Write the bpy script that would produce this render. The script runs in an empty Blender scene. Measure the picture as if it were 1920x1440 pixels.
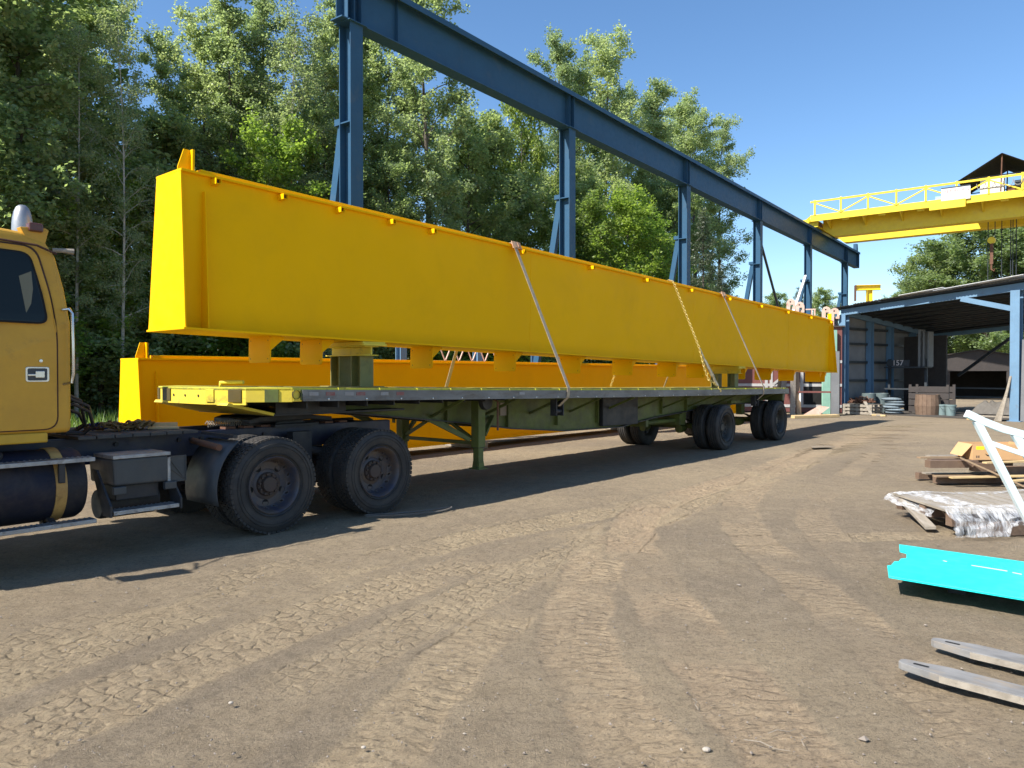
import bpy, bmesh, math, random
import numpy as np
from mathutils import Vector, Matrix

random.seed(7)
SC = bpy.context.scene
COL = SC.collection
rad = math.radians

# ------------------------------------------------------------------ camera, sky, sun, exposure
cam_d = bpy.data.cameras.new('camera')
cam_d.sensor_width = 36.0
cam_d.lens = 26.25
cam_d.clip_start = 0.05
cam_d.clip_end = 6000
cam = bpy.data.objects.new('camera', cam_d)
COL.objects.link(cam)
cam.location = (0, 0, 1.67)
cam.rotation_euler = (rad(90 - 0.737), 0, 0)
SC.camera = cam

SUN_DIR = Vector((-0.86, -0.53, 1.0)).normalized()       # towards the sun
SUN_EL = math.asin(SUN_DIR.z)
SUN_ROT = math.atan2(SUN_DIR.x, SUN_DIR.y)
world = bpy.data.worlds.new('World')
SC.world = world
world.use_nodes = True
wn, wl = world.node_tree.nodes, world.node_tree.links
bg = wn['Background']
sky = wn.new('ShaderNodeTexSky')
sky.sky_type = 'NISHITA'
sky.sun_disc = False
sky.sun_elevation = SUN_EL
sky.sun_rotation = SUN_ROT
sky.altitude = 100
sky.air_density = 1.0
sky.dust_density = 0.35
sky.ozone_density = 3.0
hsv = wn.new('ShaderNodeHueSaturation')
hsv.inputs['Saturation'].default_value = 1.13
wl.new(sky.outputs['Color'], hsv.inputs['Color'])
wl.new(hsv.outputs['Color'], bg.inputs['Color'])
bg.inputs['Strength'].default_value = 0.092

sun_d = bpy.data.lights.new('sun', 'SUN')
sun_d.energy = 4.2
sun_d.angle = rad(0.53)
sun_d.color = (1.0, 0.95, 0.87)
sun = bpy.data.objects.new('sun', sun_d)
COL.objects.link(sun)
sun.rotation_euler = (-SUN_DIR).to_track_quat('-Z', 'Y').to_euler()

SC.view_settings.view_transform = 'Standard'
SC.view_settings.look = 'None'
SC.view_settings.exposure = 1.16
SC.view_settings.gamma = 1.0
SC.view_settings.use_curve_mapping = False
SC.cycles.max_bounces = 8
SC.cycles.transparent_max_bounces = 12
SC.cycles.use_denoising = True

# ------------------------------------------------------------------ helpers
def tag(o, label=None, cat=None, group=None, kind=None):
    if label: o['label'] = label
    if cat: o['category'] = cat
    if group: o['group'] = group
    if kind: o['kind'] = kind
    return o

def empty(name, loc=(0, 0, 0), rot=(0, 0, 0), parent=None):
    o = bpy.data.objects.new(name, None)
    o.empty_display_size = 0.2
    COL.objects.link(o)
    o.location = loc
    o.rotation_euler = rot
    if parent: o.parent = parent
    return o

def copy_tree(o, parent=None):
    c = o.copy()
    COL.objects.link(c)
    c.parent = parent
    for ch in list(o.children):
        copy_tree(ch, c)
    return c

class MB:
    def __init__(self):
        self.v = []; self.f = []
    def add(self, vs, fs):
        b = len(self.v)
        self.v.extend([tuple(p) for p in vs])
        self.f.extend([tuple(b + i for i in f) for f in fs])
        return self
    def box(self, x0, x1, y0, y1, z0, z1):
        return self.add([(x0,y0,z0),(x1,y0,z0),(x1,y1,z0),(x0,y1,z0),(x0,y0,z1),(x1,y0,z1),(x1,y1,z1),(x0,y1,z1)],
                        [(0,3,2,1),(4,5,6,7),(0,1,5,4),(1,2,6,5),(2,3,7,6),(3,0,4,7)])
    def bar(self, p, q, w, h, up=(0,0,1)):
        p, q, up = Vector(p), Vector(q), Vector(up)
        d = (q - p).normalized()
        s = d.cross(up)
        if s.length < 1e-4: s = d.cross(Vector((1,0,0)))
        s.normalize(); t = s.cross(d).normalized()
        vs = []
        for e in (p, q):
            for a, b in ((-1,-1),(1,-1),(1,1),(-1,1)):
                vs.append(e + s*(a*w/2) + t*(b*h/2))
        return self.add(vs, [(0,3,2,1),(4,5,6,7),(0,1,5,4),(1,2,6,5),(2,3,7,6),(3,0,4,7)])
    def tube(self, pts, r, n=8, cap=True):
        pts = [Vector(p) for p in pts]
        m = len(pts)
        rs = r if isinstance(r, (list, tuple)) else [r]*m
        vs, fs = [], []
        ref = Vector((0.31,0.17,0.93))
        for i, p in enumerate(pts):
            d = (pts[min(i+1,m-1)] - pts[max(i-1,0)]).normalized()
            a = d.cross(ref)
            if a.length < 0.05: a = d.cross(Vector((1,0,0)))
            a.normalize(); b = d.cross(a)
            for k in range(n):
                an = 2*math.pi*k/n
                vs.append(p + (a*math.cos(an) + b*math.sin(an))*rs[i])
        for i in range(m-1):
            for k in range(n):
                k2 = (k+1) % n
                fs.append((i*n+k, i*n+k2, (i+1)*n+k2, (i+1)*n+k))
        if cap:
            fs.append(tuple(range(n-1,-1,-1)))
            fs.append(tuple((m-1)*n+k for k in range(n)))
        return self.add(vs, fs)
    def prism(self, poly, ext):
        n = len(poly); ext = Vector(ext)
        vs = [Vector(p) for p in poly] + [Vector(p)+ext for p in poly]
        fs = [tuple(range(n)), tuple(range(2*n-1, n-1, -1))]
        for i in range(n):
            j = (i+1) % n
            fs.append((i, i+n, j+n, j))
        return self.add(vs, fs)
    def lathe(self, prof, org, axis, n=32, close=False):
        """prof: list of (radius, offset along axis)"""
        org, axis = Vector(org), Vector(axis).normalized()
        a = axis.cross(Vector((0.02,0.03,1)))
        if a.length < 0.1: a = axis.cross(Vector((1,0,0)))
        a.normalize(); b = axis.cross(a)
        vs, fs = [], []
        m = len(prof)
        for k in range(n):
            an = 2*math.pi*k/n
            d = a*math.cos(an) + b*math.sin(an)
            for r, h in prof: vs.append(org + d*r + axis*h)
        for k in range(n):
            k2 = (k+1) % n
            for i in range(m-1 if not close else m):
                j = (i+1) % m
                fs.append((k*m+i, k2*m+i, k2*m+j, k*m+j))
        return self.add(vs, fs)
    def sphere(self, c, r, n=10, m=6, sc=(1,1,1)):
        pr = []
        vs, fs = [], []
        for i in range(m+1):
            ph = math.pi*i/m
            for k in range(n):
                an = 2*math.pi*k/n
                vs.append((c[0]+r*sc[0]*math.sin(ph)*math.cos(an), c[1]+r*sc[1]*math.sin(ph)*math.sin(an), c[2]+r*sc[2]*math.cos(ph)))
        for i in range(m):
            for k in range(n):
                k2 = (k+1) % n
                fs.append((i*n+k, i*n+k2, (i+1)*n+k2, (i+1)*n+k))
        return self.add(vs, fs)
    def build(self, name, mat, parent=None, smooth=False, bevel=0, seg=2, xf=None, loc=None):
        vs = [xf(p) for p in self.v] if xf else self.v
        me = bpy.data.meshes.new(name)
        me.from_pydata(vs, [], self.f)
        bm = bmesh.new(); bm.from_mesh(me)
        bmesh.ops.remove_doubles(bm, verts=bm.verts, dist=1e-5)
        bmesh.ops.recalc_face_normals(bm, faces=bm.faces)
        bm.to_mesh(me); bm.free()
        if smooth:
            me.polygons.foreach_set('use_smooth', [True]*len(me.polygons))
            try: me.set_sharp_from_angle(angle=rad(38))
            except Exception: pass
        o = bpy.data.objects.new(name, me)
        COL.objects.link(o)
        if mat: me.materials.append(mat)
        if parent: o.parent = parent
        if loc: o.location = loc
        if bevel:
            b = o.modifiers.new('bevel', 'BEVEL'); b.width = bevel; b.segments = seg
            b.limit_method = 'ANGLE'; b.angle_limit = rad(40)
        return o

def ribbon(pts, w, th, side):
    """flat band of width w along direction side, thickness th"""
    m = MB()
    for i in range(len(pts)-1):
        a, b = Vector(pts[i]), Vector(pts[i+1]); s = Vector(side)*w/2
        d = (b-a).normalized(); nn = d.cross(Vector(side)).normalized()*th/2
        m.add([a-s-nn,a+s-nn,a+s+nn,a-s+nn,b-s-nn,b+s-nn,b+s+nn,b-s+nn],
              [(0,3,2,1),(4,5,6,7),(0,1,5,4),(1,2,6,5),(2,3,7,6),(3,0,4,7)])
    return m

# ------------------------------------------------------------------ materials
def nn(nt, t, **kw):
    n = nt.nodes.new(t)
    for k, v in kw.items(): setattr(n, k, v)
    return n

def ramp(nt, fac, stops):
    r = nt.nodes.new('ShaderNodeValToRGB')
    el = r.color_ramp.elements
    while len(el) < len(stops): el.new(0.5)
    for e, (p, c) in zip(el, stops):
        e.position = p; e.color = (c[0], c[1], c[2], 1) if not isinstance(c, (int, float)) else (c, c, c, 1)
    nt.links.new(fac, r.inputs['Fac'])
    return r.outputs['Color']

def mixc(nt, fac, a, b, mode='MIX'):
    m = nt.nodes.new('ShaderNodeMix'); m.data_type = 'RGBA'; m.blend_type = mode
    if isinstance(fac, (int, float)): m.inputs['Factor'].default_value = fac
    else: nt.links.new(fac, m.inputs['Factor'])
    for s, v in ((m.inputs[6], a), (m.inputs[7], b)):
        if isinstance(v, (tuple, list)): s.default_value = (v[0], v[1], v[2], 1)
        else: nt.links.new(v, s)
    return m.outputs[2]

def noise(nt, vec, scale, detail=4, rough=0.6, dist=0.0):
    n = nt.nodes.new('ShaderNodeTexNoise')
    n.inputs['Scale'].default_value = scale; n.inputs['Detail'].default_value = detail
    n.inputs['Roughness'].default_value = rough; n.inputs['Distortion'].default_value = dist
    if vec is not None: nt.links.new(vec, n.inputs['Vector'])
    return n.outputs['Fac']

MATS = {}
def M(name, col, rough=0.5, metal=0.0, col2=None, vs=2.0, dirt=None, ds=3.0, dlo=0.5, dhi=0.7, damt=0.7,
      bump=0.0, bs=60.0, coat=0.0, spec=0.5, stretch=(1,1,1), rvar=0.1):
    if name in MATS: return MATS[name]
    m = bpy.data.materials.new(name); m.use_nodes = True
    nt = m.node_tree; b = nt.nodes['Principled BSDF']
    tc = nn(nt, 'ShaderNodeTexCoord'); mp = nn(nt, 'ShaderNodeMapping')
    mp.inputs['Scale'].default_value = stretch
    nt.links.new(tc.outputs['Object'], mp.inputs['Vector'])
    vec = mp.outputs['Vector']
    c = col
    if col2 is not None:
        f = noise(nt, vec, vs, 5, 0.65)
        c = mixc(nt, ramp(nt, f, [(0.3, 0.0), (0.7, 1.0)]), col, col2)
    if dirt is not None:
        f = noise(nt, vec, ds, 8, 0.7, 0.3)
        fr = ramp(nt, f, [(dlo, 0.0), (dhi, damt)])
        c = mixc(nt, fr, c, dirt)
    if isinstance(c, (tuple, list)): b.inputs['Base Color'].default_value = (c[0], c[1], c[2], 1)
    else: nt.links.new(c, b.inputs['Base Color'])
    b.inputs['Metallic'].default_value = metal
    if rvar:
        f = noise(nt, vec, 7.0, 4)
        mr = nn(nt, 'ShaderNodeMapRange')
        nt.links.new(f, mr.inputs['Value'])
        mr.inputs['From Min'].default_value = 0.3; mr.inputs['From Max'].default_value = 0.7
        mr.inputs['To Min'].default_value = max(0.03, rough-rvar); mr.inputs['To Max'].default_value = min(1, rough+rvar)
        nt.links.new(mr.outputs['Result'], b.inputs['Roughness'])
    else: b.inputs['Roughness'].default_value = rough
    b.inputs['Coat Weight'].default_value = coat
    b.inputs['Specular IOR Level'].default_value = spec
    if bump:
        bp = nn(nt, 'ShaderNodeBump'); bp.inputs['Strength'].default_value = bump
        bp.inputs['Distance'].default_value = 0.02
        nt.links.new(noise(nt, vec, bs, 6), bp.inputs['Height'])
        nt.links.new(bp.outputs['Normal'], b.inputs['Normal'])
    MATS[name] = m
    return m

GIRDER = M('girder_yellow_paint', (0.90,0.478,0.002), 0.5, col2=(0.85,0.450,0.002), vs=0.7, dirt=(0.62,0.33,0.01), ds=0.9, dlo=0.50, dhi=0.80, damt=0.35, bump=0.10, bs=1.6, rvar=0.1, spec=0.05)
CABY = M('faded_cab_paint', (0.62,0.335,0.040), 0.42, spec=0.25, col2=(0.52,0.28,0.040), vs=3, dirt=(0.20,0.125,0.05), ds=5, dlo=0.56, dhi=0.85, damt=0.6, bump=0.03, bs=40)
SILLY = M('bright_sill_paint', (0.62,0.36,0.02), 0.45, col2=(0.5,0.28,0.02), vs=4, dirt=(0.18,0.1,0.04), ds=6, dlo=0.6, dhi=0.8)
CRANEY = M('crane_yellow_paint', (0.80,0.60,0.02), 0.5, col2=(0.7,0.5,0.02), vs=3, dirt=(0.3,0.2,0.06), ds=5, dlo=0.62, dhi=0.8)
BLUE = M('runway_blue_paint', (0.030,0.092,0.168), 0.5, spec=0.2, col2=(0.026,0.078,0.142), vs=1.5, dirt=(0.10,0.12,0.13), ds=2, dlo=0.55, dhi=0.8, damt=0.5, bump=0.03, bs=20)
SHEDBLUE = M('shed_blue_paint', (0.13,0.24,0.36), 0.55, col2=(0.11,0.2,0.3), vs=2, dirt=(0.12,0.11,0.1), ds=5, dlo=0.58, dhi=0.8)
GREEN = M('trailer_green_paint', (0.125,0.155,0.028), 0.6, col2=(0.088,0.108,0.022), vs=3, dirt=(0.055,0.045,0.03), ds=4, dlo=0.42, dhi=0.75, damt=0.8, bump=0.05, bs=40)
NOSEY = M('trailer_nose_yellow', (0.74,0.56,0.03), 0.6, col2=(0.64,0.49,0.05), vs=4, dirt=(0.20,0.17,0.04), ds=6, dlo=0.55, dhi=0.72, damt=0.9, bump=0.06, bs=30)
DECKY = M('deck_yellow_green', (0.55,0.50,0.03), 0.7, col2=(0.40,0.40,0.04), vs=3, dirt=(0.16,0.13,0.06), ds=7, dlo=0.5, dhi=0.7)
SHADEOLIVE = M('shade_olive', (0.085,0.058,0.008), 0.6, col2=(0.065,0.048,0.008), vs=9)  # dark olive stands in for shade on the nose bracket sides
RAIL = M('weathered_rub_rail', (0.20,0.20,0.20), 0.5, 0.25, col2=(0.11,0.105,0.10), vs=5, dirt=(0.07,0.05,0.035), ds=9, dlo=0.5, dhi=0.7, bump=0.1, bs=40, stretch=(0.3,1,1))
CHASSIS = M('chassis_black', (0.018,0.019,0.024), 0.6, col2=(0.028,0.028,0.03), vs=4, dirt=(0.07,0.055,0.04), ds=5, dlo=0.5, dhi=0.75, damt=0.5, bump=0.06, bs=50)
CHASSISB = M('chassis_dark_blue', (0.012,0.018,0.06), 0.5, col2=(0.02,0.022,0.03), vs=3, dirt=(0.06,0.05,0.04), ds=4, dlo=0.45, dhi=0.7, damt=0.6)
TANK = M('grimy_tank', (0.016,0.017,0.021), 0.6, spec=0.25, col2=(0.010,0.012,0.028), vs=2.5, dirt=(0.075,0.062,0.05), ds=3, dlo=0.48, dhi=0.75, damt=0.5, bump=0.04, bs=30)
GREYBOX = M('grey_battery_box', (0.05,0.056,0.06), 0.5, col2=(0.035,0.04,0.045), vs=6, dirt=(0.09,0.075,0.06), ds=6, dlo=0.5, dhi=0.75, damt=0.5)
FENDER = M('grey_mud_flap', (0.052,0.058,0.062), 0.55, col2=(0.036,0.04,0.045), vs=6, dirt=(0.11,0.09,0.07), ds=5, dlo=0.5, dhi=0.75, damt=0.5)
ALU = M('diamond_tread_aluminium', (0.46,0.46,0.45), 0.4, 0.7, col2=(0.3,0.3,0.3), vs=9, dirt=(0.15,0.13,0.11), ds=14, dlo=0.5, dhi=0.7, bump=0.5, bs=90)
CHROME = M('chrome', (0.62,0.62,0.62), 0.26, 1.0, col2=(0.5,0.5,0.5), vs=6, rvar=0.06)
STRAPY = M('rusty_tank_strap', (0.48,0.31,0.09), 0.6, col2=(0.3,0.16,0.05), vs=6, dirt=(0.11,0.05,0.02), ds=9, dlo=0.55, dhi=0.7)
TYRE = M('tyre_rubber', (0.020,0.020,0.021), 0.75, col2=(0.032,0.030,0.028), vs=4, dirt=(0.085,0.070,0.055), ds=5, dlo=0.42, dhi=0.8, damt=0.55, bump=0.08, bs=60)
RIMB = M('rusty_blue_rim', (0.032,0.040,0.072), 0.5, col2=(0.080,0.068,0.058), vs=6, dirt=(0.11,0.075,0.05), ds=5, dlo=0.42, dhi=0.68, damt=0.85, bump=0.1, bs=50)
RIMG = M('dusty_trailer_rim', (0.035,0.036,0.033), 0.6, col2=(0.06,0.055,0.045), vs=5)
BLACK = M('black_void', (0.006,0.006,0.006), 0.9)
HUBM = M('grimy_hub', (0.045,0.034,0.030), 0.7, col2=(0.075,0.05,0.04), vs=7, bump=0.2, bs=60)
RUST = M('rusty_steel', (0.16,0.068,0.035), 0.8, col2=(0.09,0.045,0.03), vs=7, bump=0.2, bs=60)
CHAINR = M('rusty_yellow_chain', (0.20,0.125,0.03), 0.65, 0.2, col2=(0.10,0.06,0.03), vs=12)
CHAINY = M('yellow_chain', (0.62,0.48,0.14), 0.45, 0.25, col2=(0.42,0.3,0.08), vs=9)
WEB = M('dirty_webbing', (0.46,0.37,0.25), 0.9, col2=(0.30,0.24,0.17), vs=10, bump=0.2, bs=150)
WEBO = M('orange_corner_protector', (0.52,0.24,0.11), 0.7, col2=(0.55,0.42,0.28), vs=8)
BINDER = M('binder_steel', (0.45,0.42,0.33), 0.4, 0.6, col2=(0.25,0.2,0.12), vs=10)
GLASS = M('cab_glass', (0.010,0.014,0.013), 0.08, 0.0, spec=0.28, rvar=0.0)
SEAT = M('seat_grey', (0.16,0.15,0.10), 0.8)
SEAL = M('door_seal', (0.06,0.022,0.012), 0.8)
WOOD = M('weathered_wood', (0.34,0.235,0.135), 0.8, col2=(0.23,0.16,0.10), vs=5, dirt=(0.11,0.08,0.055), ds=8, dlo=0.5, dhi=0.75, bump=0.25, bs=40, stretch=(1,5,5))
WOODG = M('grey_wood', (0.33,0.29,0.235), 0.85, col2=(0.22,0.19,0.15), vs=4, dirt=(0.1,0.08,0.06), ds=7, dlo=0.55, dhi=0.75, bump=0.25, bs=40, stretch=(4,1,4))
WOODL = M('fresh_sawn_wood', (0.58,0.43,0.22), 0.75, col2=(0.46,0.33,0.16), vs=5, bump=0.15, bs=50)
WOODD = M('dark_brown_wood', (0.12,0.075,0.05), 0.85, col2=(0.18,0.12,0.08), vs=5, bump=0.25, bs=40)
CARD = M('cardboard', (0.56,0.335,0.155), 0.85, col2=(0.48,0.29,0.14), vs=4)
LABELY = M('yellow_label', (0.85,0.72,0.02), 0.5)
WHITE = M('white_paint', (0.78,0.79,0.80), 0.45, col2=(0.70,0.71,0.72), vs=4, dirt=(0.4,0.37,0.33), ds=7, dlo=0.62, dhi=0.8, damt=0.6)
TEAL = M('teal_plate_paint', (0.012,0.70,0.68), 0.4, col2=(0.010,0.64,0.63), vs=2, dirt=(0.55,0.75,0.73), ds=9, dlo=0.70, dhi=0.74, damt=0.6)
FORK = M('worn_fork_steel', (0.27,0.262,0.25), 0.75, 0.0, spec=0.3, col2=(0.13,0.128,0.125), vs=7, dirt=(0.27,0.21,0.14), ds=11, dlo=0.5, dhi=0.7, bump=0.15, bs=60, stretch=(0.4,1,1))
CORR = M('grey_corrugated_steel', (0.19,0.195,0.20), 0.6, 0.1, col2=(0.14,0.145,0.15), vs=1.5, dirt=(0.2,0.15,0.1), ds=3, dlo=0.6, dhi=0.8)
ROOFM = M('galvanised_roof', (0.40,0.40,0.40), 0.5, 0.3, col2=(0.3,0.3,0.3), vs=1.0, dirt=(0.18,0.12,0.08), ds=2, dlo=0.55, dhi=0.8)
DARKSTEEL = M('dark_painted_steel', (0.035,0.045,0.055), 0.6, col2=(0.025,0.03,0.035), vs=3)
BROWN = M('dark_brown_cladding', (0.045,0.036,0.032), 0.7, col2=(0.03,0.025,0.024), vs=2)
CANOPY = M('black_canopy_sheet', (0.013,0.014,0.016), 0.8, spec=0.2, col2=(0.009,0.009,0.011), vs=2)
PINK = M('faded_orange_steel', (0.62,0.33,0.24), 0.7, col2=(0.60,0.48,0.40), vs=4, dirt=(0.3,0.12,0.08), ds=6, dlo=0.55, dhi=0.7)
REDP = M('oxide_red_panel', (0.17,0.055,0.045), 0.65, col2=(0.13,0.045,0.04), vs=2)
SIGNW = M('white_sign', (0.74,0.72,0.70), 0.5, col2=(0.68,0.66,0.64), vs=3)
SIGNR = M('faded_red_print', (0.42,0.20,0.19), 0.6)
SIGNG = M('faded_grey_print', (0.50,0.46,0.46), 0.6)
BUCKET = M('pale_blue_plastic', (0.33,0.47,0.49), 0.4)
TANKW = M('white_plastic_tank', (0.55,0.57,0.58), 0.5)
SACK = M('wrapped_blue_sacks', (0.30,0.42,0.52), 0.2, col2=(0.5,0.58,0.62), vs=6)
TARP = M('dusty_tarpaulin', (0.33,0.30,0.26), 0.85, col2=(0.25,0.22,0.19), vs=5)
TAPE_R = M('red_reflective_tape', (0.20,0.05,0.05), 0.4, dirt=(0.2,0.17,0.15), ds=12, dlo=0.42, dhi=0.65)
TAPE_W = M('white_reflective_tape', (0.26,0.26,0.27), 0.4, dirt=(0.2,0.17,0.15), ds=12, dlo=0.42, dhi=0.65)
BLUESTRAP = M('blue_webbing', (0.02,0.05,0.22), 0.7)
AIRLINE = M('black_air_line', (0.015,0.015,0.016), 0.45)
LAMP = M('red_brown_lamp', (0.10,0.03,0.02), 0.3)
GREENTARP = M('pale_green_sheet', (0.30,0.52,0.40), 0.6, col2=(0.22,0.42,0.32), vs=3)

def film_material():
    m = bpy.data.materials.new('clear_plastic_film'); m.use_nodes = True
    nt = m.node_tree; b = nt.nodes['Principled BSDF']
    b.inputs['Base Color'].default_value = (0.80,0.82,0.84,1)
    b.inputs['Roughness'].default_value = 0.30
    b.inputs['Specular IOR Level'].default_value = 0.6
    tc = nn(nt, 'ShaderNodeTexCoord')
    fm = nn(nt, 'ShaderNodeMapping'); fm.inputs['Scale'].default_value = (1.0,0.28,0.28); nt.links.new(tc.outputs['Object'], fm.inputs['Vector'])
    f = noise(nt, fm.outputs['Vector'], 22, 6, 0.65, 1.0)
    mr = nn(nt, 'ShaderNodeMapRange'); nt.links.new(f, mr.inputs['Value'])
    mr.inputs['From Min'].default_value = 0.35; mr.inputs['From Max'].default_value = 0.65
    mr.inputs['To Min'].default_value = 0.03; mr.inputs['To Max'].default_value = 0.55
    nt.links.new(mr.outputs['Result'], b.inputs['Alpha'])
    bp = nn(nt, 'ShaderNodeBump'); bp.inputs['Strength'].default_value = 0.4; bp.inputs['Distance'].default_value = 0.02
    nt.links.new(noise(nt, fm.outputs['Vector'], 26, 5, 0.6, 1.2), bp.inputs['Height'])
    nt.links.new(bp.outputs['Normal'], b.inputs['Normal'])
    return m
FILM = film_material()

def leaf_material(name, dark, light, trans=0.50):
    m = bpy.data.materials.new(name); m.use_nodes = True
    nt = m.node_tree; b = nt.nodes['Principled BSDF']; out = nt.nodes['Material Output']
    geo = nn(nt, 'ShaderNodeNewGeometry'); oi = nn(nt, 'ShaderNodeObjectInfo')
    c = mixc(nt, geo.outputs['Random Per Island'], dark, light)
    hs = nn(nt, 'ShaderNodeHueSaturation')
    nt.links.new(c, hs.inputs['Color'])
    mr = nn(nt, 'ShaderNodeMapRange'); nt.links.new(oi.outputs['Random'], mr.inputs['Value'])
    mr.inputs['To Min'].default_value = 0.485; mr.inputs['To Max'].default_value = 0.515
    nt.links.new(mr.outputs['Result'], hs.inputs['Hue'])
    mv = nn(nt, 'ShaderNodeMapRange'); nt.links.new(oi.outputs['Random'], mv.inputs['Value'])
    mv.inputs['To Min'].default_value = 1.15; mv.inputs['To Max'].default_value = 0.85
    nt.links.new(mv.outputs['Result'], hs.inputs['Value'])
    nt.links.new(hs.outputs['Color'], b.inputs['Base Color'])
    b.inputs['Roughness'].default_value = 0.42
    b.inputs['Specular IOR Level'].default_value = 0.5
    tr = nn(nt, 'ShaderNodeBsdfTranslucent')
    tcol = mixc(nt, 1.0, hs.outputs['Color'], (2.05,2.10,1.25), 'MULTIPLY')
    nt.links.new(tcol, tr.inputs['Color'])
    mx = nn(nt, 'ShaderNodeMixShader'); mx.inputs['Fac'].default_value = trans
    nt.links.new(b.outputs['BSDF'], mx.inputs[1]); nt.links.new(tr.outputs['BSDF'], mx.inputs[2])
    nt.links.new(mx.outputs['Shader'], out.inputs['Surface'])
    return m
LEAF_P = leaf_material('poplar_leaves', (0.185,0.235,0.140), (0.310,0.365,0.215))
LEAF_B = leaf_material('birch_leaves', (0.185,0.228,0.140), (0.315,0.355,0.210))
LEAF_M = leaf_material('maple_leaves', (0.105,0.175,0.034), (0.205,0.295,0.065))
LEAF_D = leaf_material('dark_leaves', (0.160,0.208,0.110), (0.265,0.322,0.160))
LEAF_Y = leaf_material('pale_young_leaves', (0.110,0.165,0.045), (0.215,0.265,0.080))
LEAF_S = leaf_material('spruce_needles', (0.045,0.068,0.036), (0.085,0.110,0.056), 0.15)
LEAF_G = leaf_material('grass_blades', (0.10,0.165,0.028), (0.19,0.26,0.06), 0.3)
BARK = M('grey_brown_bark', (0.115,0.095,0.075), 0.9, col2=(0.07,0.058,0.046), vs=8, bump=0.5, bs=25)
BARKW = M('white_birch_bark', (0.46,0.44,0.40), 0.8, col2=(0.36,0.33,0.29), vs=4, dirt=(0.05,0.04,0.035), ds=5, dlo=0.6, dhi=0.66, damt=0.9, bump=0.3, bs=25, stretch=(1,1,2.5))

# ------------------------------------------------------------------ ground
def vnoise(x, y, seed=0):
    xi = np.floor(x).astype(np.int64); yi = np.floor(y).astype(np.int64)
    fx = x - xi; fy = y - yi
    fx = fx*fx*(3-2*fx); fy = fy*fy*(3-2*fy)
    def h(a, b):
        n = (a*374761393 + b*668265263 + seed*974634777) & 0x7fffffff
        n = ((n ^ (n >> 13))*1274126177) & 0x7fffffff
        return ((n ^ (n >> 16)) & 0xffff)/65535.0
    return (h(xi,yi)*(1-fx)+h(xi+1,yi)*fx)*(1-fy) + (h(xi,yi+1)*(1-fx)+h(xi+1,yi+1)*fx)*fy

def fbm(x, y, seed=0, o=4):
    s = 0; a = 0.5
    for k in range(o):
        s = s + a*vnoise(x*2**k, y*2**k, seed+k*17); a *= 0.5
    return s

def sstep(a, b, x):
    t = np.clip((x-a)/(b-a), 0, 1); return t*t*(3-2*t)

def axis_lines(c0, c1, step, far, grow):
    a = list(np.arange(c0, c1+1e-6, step))
    s = step
    while a[-1] < far: s *= grow; a.append(a[-1]+s)
    s = step; lo = [c0]
    while lo[-1] > -far: s *= grow; lo.append(lo[-1]-s)
    return np.array(lo[:0:-1] + a)

def catmull(pts, n=14):
    P = [np.array(p, float) for p in pts]
    P = [2*P[0]-P[1]] + P + [2*P[-1]-P[-2]]
    out = []
    for i in range(1, len(P)-2):
        for k in range(n):
            t = k/n
            out.append(0.5*((2*P[i]) + (P[i+1]-P[i-1])*t + (2*P[i-1]-5*P[i]+4*P[i+1]-P[i+2])*t*t + (3*P[i]-P[i-1]-3*P[i+1]+P[i+2])*t**3))
    out.append(P[-2])
    return np.array(out)

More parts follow.
